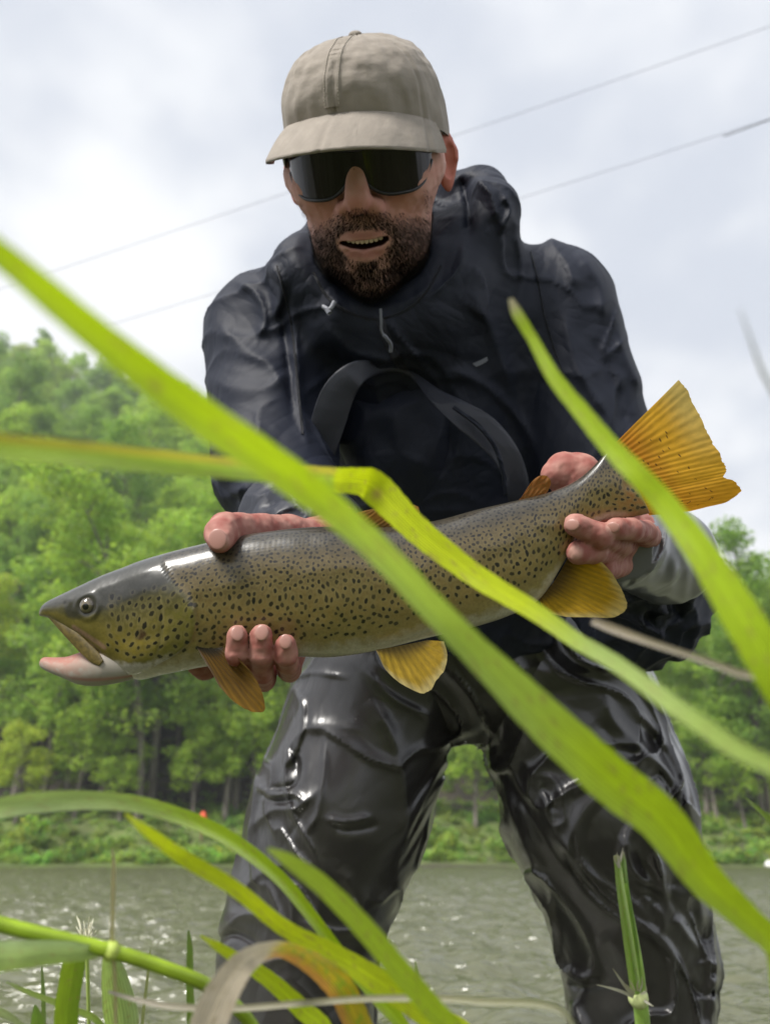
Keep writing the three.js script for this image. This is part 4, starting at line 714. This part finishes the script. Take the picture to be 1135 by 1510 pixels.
  vpart('toggle', mergeGeometries([tube([P(476, 452, .89), P(486, 456, .885), P(493, 445, .888)], .0024, 14, 8), tube([P(482, 456, .886), P(486, 462, .884)], .003, 5, 8)]), MS({ color: rgb(.25, .26, .3), roughness: .5 }), man, jacket);
  const mk = vpart('chest_mark', loft([[[696, 536], [702, 541]], [[708, 531], [711, 537]], [[718, 526], [719, 532]]].map((r) => r.map(([x, y]) => P(x, y, .925)))), MS({ color: rgb(.13, .14, .17), roughness: .5, side: THREE.DoubleSide }), man, jacket);
  // sit the small mark on the cloth
  { const p = mk.geometry.attributes.position, q = new THREE.Vector3(), inv = MV.clone().invert(); for (let i = 0; i < p.count; i++) { q.fromBufferAttribute(p, i).add(man.position).applyMatrix4(inv); const dir = q.clone().normalize(); let k = .8; while (k < 1.3 && f(dir.x * k / -dir.z, dir.y * k / -dir.z, -k) > 0) k += .0008; q.set(dir.x * (k - .001) / -dir.z, dir.y * (k - .001) / -dir.z, -(k - .001)).applyMatrix4(MV).sub(man.position); p.setXYZ(i, q.x, q.y, q.z); } }
  // wet cuff round the right hand, bunched and shiny
  const cuffF = chainF([[Q(912, 818, .735, .031), Q(945, 812, .775, .040), Q(980, 820, .83, .050)]], .01), cc = folds([[[[905, 860], [930, 830], [945, 775]], 5, .006], [[[930, 862], [958, 820], [965, 765]], 5, .006], [[[955, 850], [978, 810], [984, 770]], 5, .006], [[[893, 850], [912, 822], [925, 790]], 5, .005], [[[918, 866], [945, 846], [975, 790]], 3, -.003], [[[940, 800], [950, 790], [955, 760]], 3, .003]]);
  const cut = (x, y, z) => { let d = cuffF(x, y, z); if (Math.abs(d) < .02) d -= cc(x, y, z) + .0012 * n3(x * 40 + y * 22, y * 16, z * 20); return d; };
  vpart('cuff', nets((x, y, z) => Math.max(cut(x, y, z), (-.712 - z) * -1 - .0), [P(870, 0, .75)[0], P(0, 900, .8)[1], -.9], [P(1040, 0, .86)[0], P(0, 735, .8)[1], -.70], .0026), MS({ color: rgb(.10, .105, .115), roughness: .3, clearcoat: .6, clearcoatRoughness: .2 }), man, jacket).userData.label = 'wet shiny grey sleeve cuff at the tail of the fish';
  const cuffL = chainF([[Q(462, 782, .815, .050), Q(430, 772, .86, .056)]], .01), cl = folds([[[[395, 770], [410, 755], [440, 745]], 4, .004], [[[385, 752], [410, 742], [440, 735]], 4, -.003]]);
  vpart('cuff', nets((x, y, z) => { const d = cuffL(x, y, z); return d - (Math.abs(d) < .02 ? cl(x, y, z) + .003 * ridged(x * 22, y * 22, z * 18) : 0); }, [P(360, 0, .9)[0], P(0, 900, .9)[1], -.93], [P(560, 0, .9)[0], P(0, 690, .9)[1], -.75], .0035), trimMat, man, jacket);
}
{ // waders
  const crL = folds([
    [[[492, 985], [480, 1050], [467, 1120], [456, 1180], [432, 1225], [408, 1262]], 5, -.0028],
    [[[425, 1000], [460, 992], [512, 998]], 5, .006], [[[448, 1066], [490, 1069], [535, 1078]], 9, .004], [[[430, 1010], [448, 1050], [440, 1100], [420, 1130]], 9, .012], [[[455, 1030], [450, 1080], [438, 1120], [432, 1150]], 7, -.010], [[[372, 1150], [395, 1172], [430, 1170], [450, 1185]], 7, .014], [[[380, 1165], [405, 1182], [440, 1178]], 5, -.013], [[[425, 1095], [440, 1130], [432, 1158], [395, 1163]], 5, -.011],
    [[[370, 1220], [400, 1195], [440, 1190], [472, 1160]], 8, .010], [[[480, 1090], [476, 1150], [468, 1200], [450, 1230]], 6, .007], [[[480, 1207], [510, 1212], [548, 1204]], 5, .008], [[[490, 1220], [520, 1224], [560, 1216]], 6, -.006], [[[545, 1030], [580, 1090], [597, 1170], [600, 1260]], 13, .012], [[[540, 990], [580, 1030], [640, 1060]], 7, .008],
    [[[600, 1250], [640, 1180], [676, 1115]], 4, .006], [[[610, 1215], [645, 1160], [680, 1128]], 4, .006], [[[590, 1280], [625, 1215], [660, 1150]], 4, -.006], [[[605, 1190], [640, 1140], [670, 1100]], 4, -.005],
    [[[345, 1330], [380, 1290], [420, 1275]], 10, .010], [[[325, 1378], [350, 1352], [385, 1350], [420, 1372]], 8, .015], [[[312, 1392], [345, 1378], [375, 1392], [372, 1400]], 6, -.016], [[[330, 1410], [380, 1420], [440, 1405]], 8, .012], [[[440, 1255], [470, 1320], [460, 1390]], 14, .010], [[[500, 1280], [530, 1330], [540, 1390]], 12, .010], [[[440, 1360], [500, 1375], [560, 1365]], 8, .009], [[[330, 1480], [345, 1440], [380, 1430]], 9, .010], [[[395, 1440], [420, 1470], [440, 1510]], 8, .010],
  ]);
  const crR = folds([
    [[[893, 1015], [900, 1055], [930, 1090], [965, 1120], [1000, 1170]], 7, .013], [[[880, 1060], [910, 1100], [945, 1120]], 7, -.012], [[[925, 1040], [960, 1070], [990, 1110], [1010, 1160], [1020, 1210]], 7, .014], [[[940, 1060], [970, 1100], [995, 1140], [1010, 1190]], 6, -.013], [[[935, 1145], [950, 1118], [985, 1135], [1015, 1190], [1026, 1228]], 5, .011], [[[950, 1160], [970, 1142], [995, 1180], [1010, 1225]], 5, -.012], [[[935, 1175], [965, 1190], [990, 1240]], 6, .010],
    [[[752, 1128], [765, 1160], [782, 1185]], 4, .008], [[[770, 1120], [800, 1170], [812, 1215], [840, 1260], [890, 1305], [940, 1340], [965, 1372]], 7, .016], [[[755, 1150], [790, 1215], [825, 1270], [880, 1320]], 8, -.012], [[[788, 1142], [815, 1150], [828, 1180], [830, 1212], [812, 1222]], 5, .011], [[[795, 1160], [812, 1172], [815, 1200]], 5, -.010], [[[725, 1075], [738, 1100], [722, 1118]], 4, .008], [[[700, 1110], [735, 1150], [760, 1220], [790, 1290]], 7, .009], [[[715, 1140], [742, 1190], [760, 1250]], 7, -.010], [[[845, 1168], [862, 1162], [875, 1150]], 4, .006],
    [[[960, 1240], [975, 1290], [985, 1330], [1010, 1375], [1042, 1412]], 6, .014], [[[940, 1250], [955, 1300], [965, 1350]], 8, -.012], [[[990, 1290], [988, 1330], [1000, 1360]], 6, -.012], [[[1000, 1280], [1030, 1320], [1038, 1370]], 7, .013], [[[1012, 1330], [1025, 1370], [1042, 1395]], 6, -.012], [[[945, 1320], [975, 1350], [980, 1380]], 6, .010], [[[920, 1230], [930, 1280], [965, 1310]], 6, .012],
    [[[885, 1375], [905, 1400], [935, 1435], [968, 1452]], 10, .012], [[[870, 1390], [900, 1435], [950, 1470]], 9, -.008], [[[1025, 1425], [1052, 1420], [1062, 1440], [1045, 1462]], 7, .014], [[[1030, 1460], [1050, 1475], [1060, 1495]], 8, .012], [[[1012, 1445], [1035, 1466], [1062, 1462]], 5, -.014], [[[835, 1425], [850, 1440], [885, 1440]], 5, .012], [[[835, 1450], [860, 1455], [900, 1450]], 5, -.010], [[[838, 1475], [852, 1500], [860, 1520]], 5, .010], [[[800, 1285], [812, 1320], [810, 1340]], 4, .007], [[[780, 1260], [790, 1300], [815, 1350]], 6, .006],
    [[[700, 960], [780, 985], [870, 990], [930, 975]], 10, .008], [[[680, 1000], [760, 1020], [860, 1020]], 10, -.006], [[[830, 945], [870, 965], [900, 1000]], 7, .008],
  ].map(([p, w, h]) => [p, w * 1.45, h]));
  const hipF = (x, y, z) => smin(cap(x, y, z, plus(J.hipL, [.02, .05, -.02], 1), plus(J.hipR, [-.02, .05, -.02], 1), .105, .11), Math.min(cap(x, y, z, P(690, 960, 1.22), J.belly, .13, .13), cap(x, y, z, P(690, 980, 1.22), P(686, 1072, 1.19), .11, .014)), .05);
  const wr = (x, y, z, k) => k * (Math.pow(Math.max(0, ridged(x * 9 + 1.2 * n3(x * 3, y * 3, z * 3), y * 2.2 + .5 * n3(y * 3, z * 3, x * 3), z * 9)), 2) * .008 + Math.max(0, ridged(x * 17 + n3(x * 9, y * 9, 1), y * 13, z * 17)) * .0002 + .006 * n3(x * 4.5, y * 4.5, z * 4.5));
  const leg = (hip, mid, rm, kn, ft, toe, r, cr, k, facet) => (x, y, z) => { let d = smin(cap(x, y, z, hip, mid, r[0], rm), cap(x, y, z, mid, kn, rm, r[1]), .03); d = smin(d, cap(x, y, z, kn, ft, r[1] * .97, r[2]), .012); d = smin(d, cap(x, y, z, ft, toe, .06, .05), .03); if (facet) d = -smin(-d, -facet(x, y, z), .02); if (Math.abs(d) < .03) d -= .42 * cr(x, y, z) + wr(x, y, z, k); return d; };
  const LL = leg(J.hipL, P(500, 1200, 1.15), .121, J.knL, J.ftL, J.toL, [.122, .112, .085], crL, .5, (() => { const n = V3([-.74, .18, .65]).normalize(), p = V3(P(425, 1120, 1.062)), k = p.dot(n); return (x, y, z) => x * n.x + y * n.y + z * n.z - k; })()), LR = leg(J.hipR, P(882, 1200, 1.15), .126, J.knR, J.ftR, J.toR, [.130, .098, .085], crR, 1.0);
  const wad = new THREE.Group(); wad.name = 'waders'; wad.userData.label = 'glossy wet black chest waders'; man.add(wad);
  const lo = [-.36, -1.12, -1.42], hi = [.46, -.05, -.78];
  vpart('leg', nets((x, y, z) => LL(x, y, z), lo, [.13, -.10, -.78], .0034), waderMatL, man, wad).userData.label = 'left hand leg of the waders with a raised side seam';
  vpart('leg', nets((x, y, z) => LR(x, y, z), [.02, -1.12, -1.42], [.47, -.10, -.78], .0034), waderMat, man, wad).userData.label = 'shiny black right hand leg of the waders';
  vpart('seat', nets((x, y, z) => { let d = smin(hipF(x, y, z), Math.min(LL(x, y, z), LR(x, y, z)) + .026, .03); d = Math.max(d, y + .16, -y - .48); if (Math.abs(d) < .03) d -= crR(x, y, z) * .5 + wr(x, y, z, 1.2); return d; }, [-.2, -.5, -1.42], [.46, -.10, -.95], .005), waderMat, man, wad);
  // bib seen in the open front of the jacket
  const bib = nets((x, y, z) => { let d = ell(x, y, z, P(600, 640, 1.03), [.085, .11, .055]); d -= .004 * ridged(x * 9, y * 12, z * 8) + .004 * n3(x * 14, y * 14, 2); return d; }, [P(480, 0, .95)[0], P(0, 780, 1.0)[1], -1.1], [P(720, 0, 1.0)[0], P(0, 500, 1.0)[1], -.9], .004); vpart('bib', bib, jacketMat, man, wad);
}
// ================= grass in front =================
const veins = texture(256, 512, (u, v) => { const s = .86 + .11 * Math.cos(u * 2 * Math.PI * 11) + .06 * Math.cos(u * 2 * Math.PI * 23), mid = Math.exp(-(((u - .5) / .035) ** 2)) * .22, n = .10 * fbm(u * 6, v * 16, 3, 4) + .05 * n3(u * 60, v * 8, 1); const k = s + mid + n; return [.95 * k, .95 * k, .95 * k]; });
const veinB = texture(256, 64, (u, v) => .5 + .35 * Math.cos(u * 2 * Math.PI * 11) - .4 * Math.exp(-(((u - .5) / .04) ** 2)), false);
const bladeMat = MS({ map: veins, vertexColors: true, bumpMap: veinB, bumpScale: .0003, roughness: .96, specularIntensity: .4, clearcoat: .12, clearcoatRoughness: .35, transmission: .62, thickness: 0, side: THREE.DoubleSide });
const dryMat = MS({ map: veins, vertexColors: true, bumpMap: veinB, bumpScale: .0004, roughness: 1, transmission: .5, thickness: 0, side: THREE.DoubleSide });
const FRESH = [.62, .84, .010], LIME = [.76, .90, .008], PALE = [.56, .76, .16], MID = [.44, .68, .03], TAN = [.74, .62, .46], STRAW = [.62, .56, .30];
const rootOf = (px, d) => { let py = 1500; while (toW(P(px, py, d)).y > .09 && py < 6000) py += 10; return py; };
// pts: [px, py, width in px, depth, turn]; gutter = depth of the fold
function ribbon(pts, { gutter = .16, n = 70, col = FRESH, ripple = .02 } = {}) {
  const s = spline(pts.map((p) => [p[0], p[1], p[2], p[3], p[4] ?? 0]), n), C = s.map((p) => V3(P(p[0], p[1], p[3]))), rows = [], colr = [], f = typeof col === 'function' ? col : () => col;
  let len = 0; const L = C.map((c, i) => (i && (len += c.distanceTo(C[i - 1])), len));
  s.forEach((p, i) => {
    const T = C[Math.min(i + 1, n)].clone().sub(C[Math.max(i - 1, 0)]).normalize(), S = T.clone().cross(C[i].clone().normalize()).normalize(), N = S.clone().cross(T).normalize(), a = p[4], sd = S.clone().multiplyScalar(Math.cos(a)).addScaledVector(N, Math.sin(a)), nn = sd.clone().cross(T).normalize();
    const w = .80 * Math.max(p[2], .3) / F * p[3] / 2 / Math.max(Math.cos(a), .35), r = [];
    for (let j = 0; j <= 10; j++) { const u = j / 5 - 1, o = gutter * w * (1 - Math.pow(Math.abs(u), 1.3)) + ripple * w * n3(i * .08, u * .7, pts[0][0] * .01); const v = C[i].clone().addScaledVector(sd, w * u * (1 + .03 * n3(i * .3, u > 0 ? 1 : 5, pts[0][1]))).addScaledVector(nn, o); r.push([v.x, v.y, v.z]); const c = f(i / n, u), k = 1 + .10 * fbm(i * .06, u * 1.5, pts[0][0] * .02, 3); const sp = smooth(.34, .5, fbm(i * .35 + pts[0][0], u * 2.2, pts[0][1] * .1, 3)) * .55; colr.push(...mix3([c[0] * k, c[1] * k, c[2] * k], [.42, .30, .10], sp)); }
    rows.push(r);
  });
  const g = loft(rows, { uv: (a, b, i) => [b, L[i] * 6] }); g.setAttribute('color', new THREE.Float32BufferAttribute(colr, 3)); return g;
}
function blade(label, pts, opt = {}, root = true, mat = bladeMat) {
  const P2 = pts.map((p) => [...p]), e = P2[P2.length - 1], q = P2[P2.length - 2];
  if (root) { const d = e[3] * 1.0, dx = (e[0] - q[0]) * .8, y = Math.max(rootOf(e[0] + dx, d), e[1] + 60); P2.push([e[0] + dx * .6, lerp(e[1], y, .5), e[2] * .8, d, e[4] ?? 0], [e[0] + dx * .8, y, e[2] * .5, d, e[4] ?? 0]); }
  const at = toW(P(...P2[P2.length - 1].slice(0, 2), P2[P2.length - 1][3])), g = ribbon(P2, { n: 24 + P2.length * 8, ...opt });
  g.applyMatrix4(MV); g.translate(-at.x, -at.y, -at.z);
  const m = mesh('tall_grass', g, mat, scene); m.position.copy(at); return tag(m, label, 'grass');
}
const two = (a, b, f = (t) => t) => (t, u) => mix3(a, b, clamp(f(t, u)));
blade('widest blurred green blade running diagonally across the whole picture in front of the fish', [[-170, 240, 34, .15], [0, 374, 50, .16], [150, 500, 62, .175], [300, 615, 70, .19], [432, 706, 66, .21], [536, 790, 54, .225], [654, 913, 52, .245], [717, 976, 60, .25], [805, 1063, 80, .255], [900, 1150, 88, .26], [972, 1208, 84, .265], [1040, 1297, 68, .27], [1097, 1351, 54, .275], [1150, 1412, 46, .28]], { col: two(FRESH, PALE, (t, u) => .05 + .5 * smooth(.27, .36, t) * (1 - smooth(.5, .6, t)) + .3 * Math.max(0, -u)) });
blade('kinked blade bent in the middle of the picture, level on its left side', [[-120, 640, 46, .19], [0, 658, 48, .2, .5], [150, 672, 46, .22, .5], [330, 690, 40, .27, .3], [440, 700, 38, .33, .2], [500, 708, 46, .36], [528, 709, 50, .37], [546, 714, 60, .375], [564, 730, 60, .375], [590, 757, 54, .37], [620, 786, 50, .365], [700, 848, 42, .35], [790, 903, 34, .32], [850, 945, 30, .30], [905, 977, 30, .27], [1000, 1046, 34, .22], [1080, 1102, 34, .2], [1150, 1152, 30, .19]], { col: (t, u) => { const spot = Math.exp(-(((t - .405) / .018) ** 2 + ((u + .2) / .35) ** 2)); let c = t < .26 ? mix3([.50, .72, .05], [.76, .70, .06], smooth(.1, .6, u)) : t < .62 ? LIME : mix3(LIME, PALE, smooth(.6, .72, t)); return mix3(c, [.50, .28, .12], spot * .7); } });
blade('upright blade with a pale withered tip crossing the right sleeve and the tail', [[752, 440, 9, .30], [762, 462, 20, .298], [785, 500, 20, .295], [816, 556, 26, .285], [856, 606, 31, .275], [897, 656, 36, .265], [936, 696, 40, .255], [975, 738, 44, .25], [1038, 822, 56, .235], [1090, 905, 70, .225], [1140, 990, 76, .22], [1190, 1090, 72, .22]], { col: (t) => mix3(STRAW, mix3(FRESH, MID, .3), smooth(.02, .12, t)) });
blade('pale green blade arching over the water from the left edge', [[-140, 1235, 30, .29, .4], [0, 1192, 38, .31, .3], [90, 1181, 36, .33, .2], [190, 1184, 30, .345, .2], [270, 1205, 28, .36, .4], [340, 1238, 27, .37, .6], [410, 1292, 24, .38, .5], [465, 1358, 22, .385, .3], [510, 1418, 22, .39], [555, 1470, 24, .39], [600, 1530, 24, .39]], { col: (t, u) => mix3(mix3(PALE, [.42, .55, .22], .6), mix3(FRESH, MID, .5), smooth(.18, .42, t) + .2 * u), gutter: .3 });
blade('broad soft blade lying close beside the arching one in the lower middle', [[395, 1252, 8, .27], [430, 1272, 26, .275], [480, 1310, 34, .28], [540, 1372, 38, .285], [590, 1432, 40, .29], [640, 1490, 40, .295], [680, 1540, 38, .30]], { col: two(FRESH, PALE, (t, u) => .35 * (1 - t)) });
blade('bright lime blade slanting below the arching one', [[185, 1200, 5, .30], [225, 1232, 20, .31], [271, 1265, 26, .32], [345, 1309, 27, .33], [419, 1368, 28, .345], [493, 1407, 34, .355], [560, 1448, 42, .36], [640, 1502, 46, .37], [690, 1540, 44, .37]], { col: LIME });
blade('short lime blade poking out beside the dry curl', [[296, 1380, 3, .37], [320, 1395, 15, .375], [350, 1414, 21, .38], [395, 1443, 27, .385], [444, 1487, 32, .39], [480, 1525, 32, .39]], { col: two(LIME, FRESH) });
blade('wide upright blade cut by the bottom edge on the left', [[118, 1395, 20, .44], [110, 1420, 40, .44], [104, 1450, 42, .44], [98, 1500, 42, .44]], { col: (t, u) => mix3([.42, .60, .03], [.26, .42, .02], .5 + .5 * u) });
blade('pale upright blade between the wide one and the tan curl', [[158, 1392, 10, .46], [165, 1425, 36, .46], [172, 1460, 52, .46], [180, 1510, 60, .46]], { col: two(PALE, [.42, .56, .2], (t, u) => .5 + .5 * u), gutter: .4 });
blade('thin upright blade left of the tan curl', [[278, 1372, 4, .48], [280, 1400, 11, .48], [280, 1450, 13, .48], [282, 1510, 15, .48]], { col: [.26, .42, .05] });
blade('very thin upright blade near the left edge', [[62, 1425, 3, .5], [64, 1460, 7, .5], [65, 1510, 8, .5]], { col: [.3, .46, .08] });
blade('small pale blade tip in the bottom left corner', [[-40, 1485, 12, .42], [0, 1492, 13, .42], [24, 1506, 10, .42], [40, 1525, 8, .42]], { col: [.46, .58, .2] });
blade('short fat blade tip at the bottom left beside the corner', [[52, 1482, 4, .47], [54, 1496, 16, .47], [55, 1515, 24, .47]], { col: [.3, .5, .06] });
blade('small green blade tip entering at the right edge above the water', [[1098, 1176, 3, .42], [1118, 1194, 9, .42], [1140, 1214, 12, .42], [1165, 1238, 12, .42]], { col: [.30, .48, .03] });
blade('narrow blade crossing low behind the wide upright one at the left', [[10, 1448, 3, .46], [40, 1462, 8, .46], [90, 1482, 10, .46], [150, 1515, 11, .46]], { col: [.42, .6, .08] });
blade('hair thin stem leaning right beside the pale upright blade', [[222, 1400, 2, .5], [218, 1440, 5, .5], [210, 1515, 6, .5]], { col: [.5, .56, .16] });
blade('slim blade rising beside the dry curl at the bottom centre', [[612, 1418, 3, .42], [618, 1450, 9, .42], [632, 1515, 14, .42]], { col: [.44, .62, .05] });
blade('brown withered stalk slanting below the elbow on the right', [[872, 915, 14, .30], [905, 928, 17, .295], [960, 948, 14, .285], [1020, 968, 13, .275], [1080, 990, 15, .265], [1145, 1018, 16, .255]], { col: (t) => mix3([.42, .32, .19], [.44, .38, .20], t), gutter: .4 }, true, dryMat);
blade('faint out of focus blade tip at the right edge of the sky', [[1090, 455, 2, .2], [1104, 495, 5, .2], [1122, 545, 8, .2], [1150, 610, 10, .2]], { col: [.75, .78, .7] });
blade('thin bleached stalk lying level across the bottom', [[160, 1462, 5, .36], [200, 1474, 8, .355], [255, 1484, 11, .35], [345, 1487, 11, .345], [450, 1479, 11, .34], [560, 1472, 11, .335], [700, 1476, 13, .325], [840, 1506, 12, .32]], { col: two(TAN, [.52, .52, .22], (t) => t * 1.4), gutter: .5 }, true, dryMat);
blade('thin yellow stem tip blurred over the water at the left', [[166, 1250, 3, .36], [168, 1280, 7, .36], [167, 1330, 8, .36], [166, 1390, 7, .36], [170, 1450, 7, .36]], { col: (t) => mix3([.80, .70, .32], [.75, .68, .16], t), gutter: .5 }, true, dryMat);
{ // curled dead leaf: tan outside, yellow, green and orange where it turns over
  const g = blade('curled dead leaf turning from tan to yellow and orange at the bottom', [[545, 1545, 46, .36, .1], [527, 1508, 48, .362, .1], [505, 1462, 50, .36, .2], [478, 1432, 44, .352, .5], [448, 1412, 34, .345, .8], [420, 1402, 26, .338, 1.0], [392, 1405, 32, .328, .8], [362, 1420, 46, .32, .4], [338, 1448, 58, .316, .15], [318, 1485, 66, .315], [304, 1530, 66, .315]], { n: 120, gutter: .22, col: (t, u) => { const n = fbm(t * 22, u * 2, 4, 3); if (t > .50) return mix3(TAN, [.84, .72, .56], clamp(.5 + n)); let c = mix3([.80, .60, .02], [.42, .58, .02], clamp(n * 3)); c = mix3(c, [.82, .40, .07], smooth(.2, .75, u + n * .5)); return mix3(c, TAN, smooth(.42, .5, t)); } }, true, dryMat);
}
{ // stout stalk with a joint and a broad leaf, entering from the left
  const at = toW(P(330, 1490, .40)), t = thing('grass_stalk', 'stout jointed green stalk slanting in from the left edge', 'grass stalk', at), m = MS({ map: veins, color: rgb(.36, .52, .03), roughness: .42 });
  const y = rootOf(420, .42);
  vpart('stem', tube([P(-90, 1335, .33), P(0, 1363, .34), P(80, 1382, .35), P(163, 1402, .36), P(240, 1427, .37), P(316, 1460, .385), P(380, 1530, .40), P(410, lerp(1530, y, .5), .41), P(420, y, .42)], (k) => .0030 + .0004 * k, 80, 12), m, t);
  vpart('joint', tube([P(155, 1400, .359), P(163, 1402, .36), P(172, 1405, .361)], (k) => .0033 + .0011 * Math.sin(k * Math.PI), 12, 14), MS({ color: rgb(.42, .52, .10), roughness: .5 }), t);
  vpart('leaf', ribbon([[166, 1402, 10, .362], [130, 1404, 26, .352], [90, 1404, 38, .34], [40, 1407, 46, .325], [0, 1411, 52, .31], [-80, 1425, 50, .29]], { col: (k, u) => mix3(PALE, [.44, .58, .26], .5 - .5 * u), gutter: .25 }), bladeMat, t);
}
{ // cut stem in sharp focus on the right
  const top = rootOf(952, .50), at = toW(P(952, top, .50)), t = thing('cut_grass_stem', 'upright snapped grass stem with a frayed joint in front of the right leg', 'grass stem', at), gm = MS({ map: veins, color: rgb(.33, .52, .10), roughness: .45 }), pale = MS({ color: rgb(.52, .58, .26), roughness: .65 }), dry = MS({ color: rgb(.60, .54, .36), roughness: .8 });
  vpart('stem', tube([P(920, 1300, .492), P(926, 1340, .493), P(933, 1390, .495), P(938, 1430, .497), P(942, 1466, .5), P(946, 1500, .5), P(948, 1530, .5), P(951, lerp(1530, top, .5), .5), P(952, top, .5)], (k) => .0022 + .0024 * smooth(0, .25, k), 70, 16), gm, t);
  vpart('sheath', ribbon([[908, 1262, 10, .488], [911, 1280, 13, .488], [914, 1305, 15, .4875], [920, 1345, 17, .4875], [928, 1400, 19, .489], [934, 1440, 20, .491], [938, 1466, 20, .493]], { col: (k) => mix3([.52, .55, .26], [.36, .54, .10], smooth(0, .15, k)), gutter: .9, n: 60 }), bladeMat, t);
  vpart('sheath', ribbon([[918, 1256, 4, .491], [919, 1272, 9, .491], [922, 1310, 12, .49], [929, 1350, 12, .4895], [936, 1400, 11, .491], [941, 1440, 9, .493]], { col: (k) => mix3([.40, .40, .22], [.20, .36, .05], smooth(0, .2, k)), gutter: .8, n: 50 }), bladeMat, t);
  vpart('joint', tube([P(937, 1460, .497), P(940, 1470, .497), P(943, 1480, .498)], (k) => .0046 + .0016 * Math.sin(k * Math.PI), 12, 16), pale, t);
  for (const [a, b, c, w] of [[[934, 1470], [910, 1460], [879, 1452], 5], [[932, 1468], [918, 1450], [903, 1428], 5], [[936, 1466], [924, 1454], [913, 1446], 3], [[944, 1466], [952, 1462], [951, 1450], 3], [[948, 1474], [956, 1480], [963, 1484], 4], [[936, 1462], [930, 1450], [927, 1444], 3], [[942, 1462], [946, 1452], [946, 1440], 3], [[940, 1462], [939, 1452], [941, 1445], 3]]) vpart('fibre', ribbon([[...a, w * 1.3, .492], [...b, w, .488], [...c, .8, .486]], { n: 14, col: [.56, .54, .32] }), dryMat, t);
  for (const [x, y, w] of [[904, 1264, 3], [909, 1257, 3], [913, 1262, 2.4], [918, 1250, 3.4]]) vpart('fibre', ribbon([[912, 1280, w, .4885], [lerp(912, x, .6), lerp(1280, y, .6), w, .488], [x, y, .6, .487]], { n: 10, col: [.60, .54, .38] }), dryMat, t);
}
{ // feathery seed head low on the left
  const at = toW(P(128, 1400, .5)), t = thing('seed_head', 'small whitish feathery seed head low over the water at the left', 'seed head', at); const m = MS({ color: rgb(.62, .60, .45), roughness: .8 }), g = [];
  for (let i = 0; i < 26; i++) { const x = 128 + rr(-18, 18), y = rr(1350, 1378); g.push(tube([P(128 + rr(-9, 9), 1392, .5), P(lerp(128, x, .6), lerp(1392, y, .55), .5 + rr(-.008, .008)), P(x, y, .5 + rr(-.012, .012))], (k) => .0006 * (1 - .7 * k), 6, 4)); }
  vpart('bristles', mergeGeometries(g), m, t).userData.kind = 'stuff';
  const y = rootOf(135, .5); vpart('stem', tube([P(128, 1390, .5), P(130, 1450, .5), P(133, 1600, .5), P(135, y, .5)], .0011, 20, 6), MS({ color: rgb(.34, .44, .10), roughness: .6 }), t);
}
renderer.render(scene, camera);
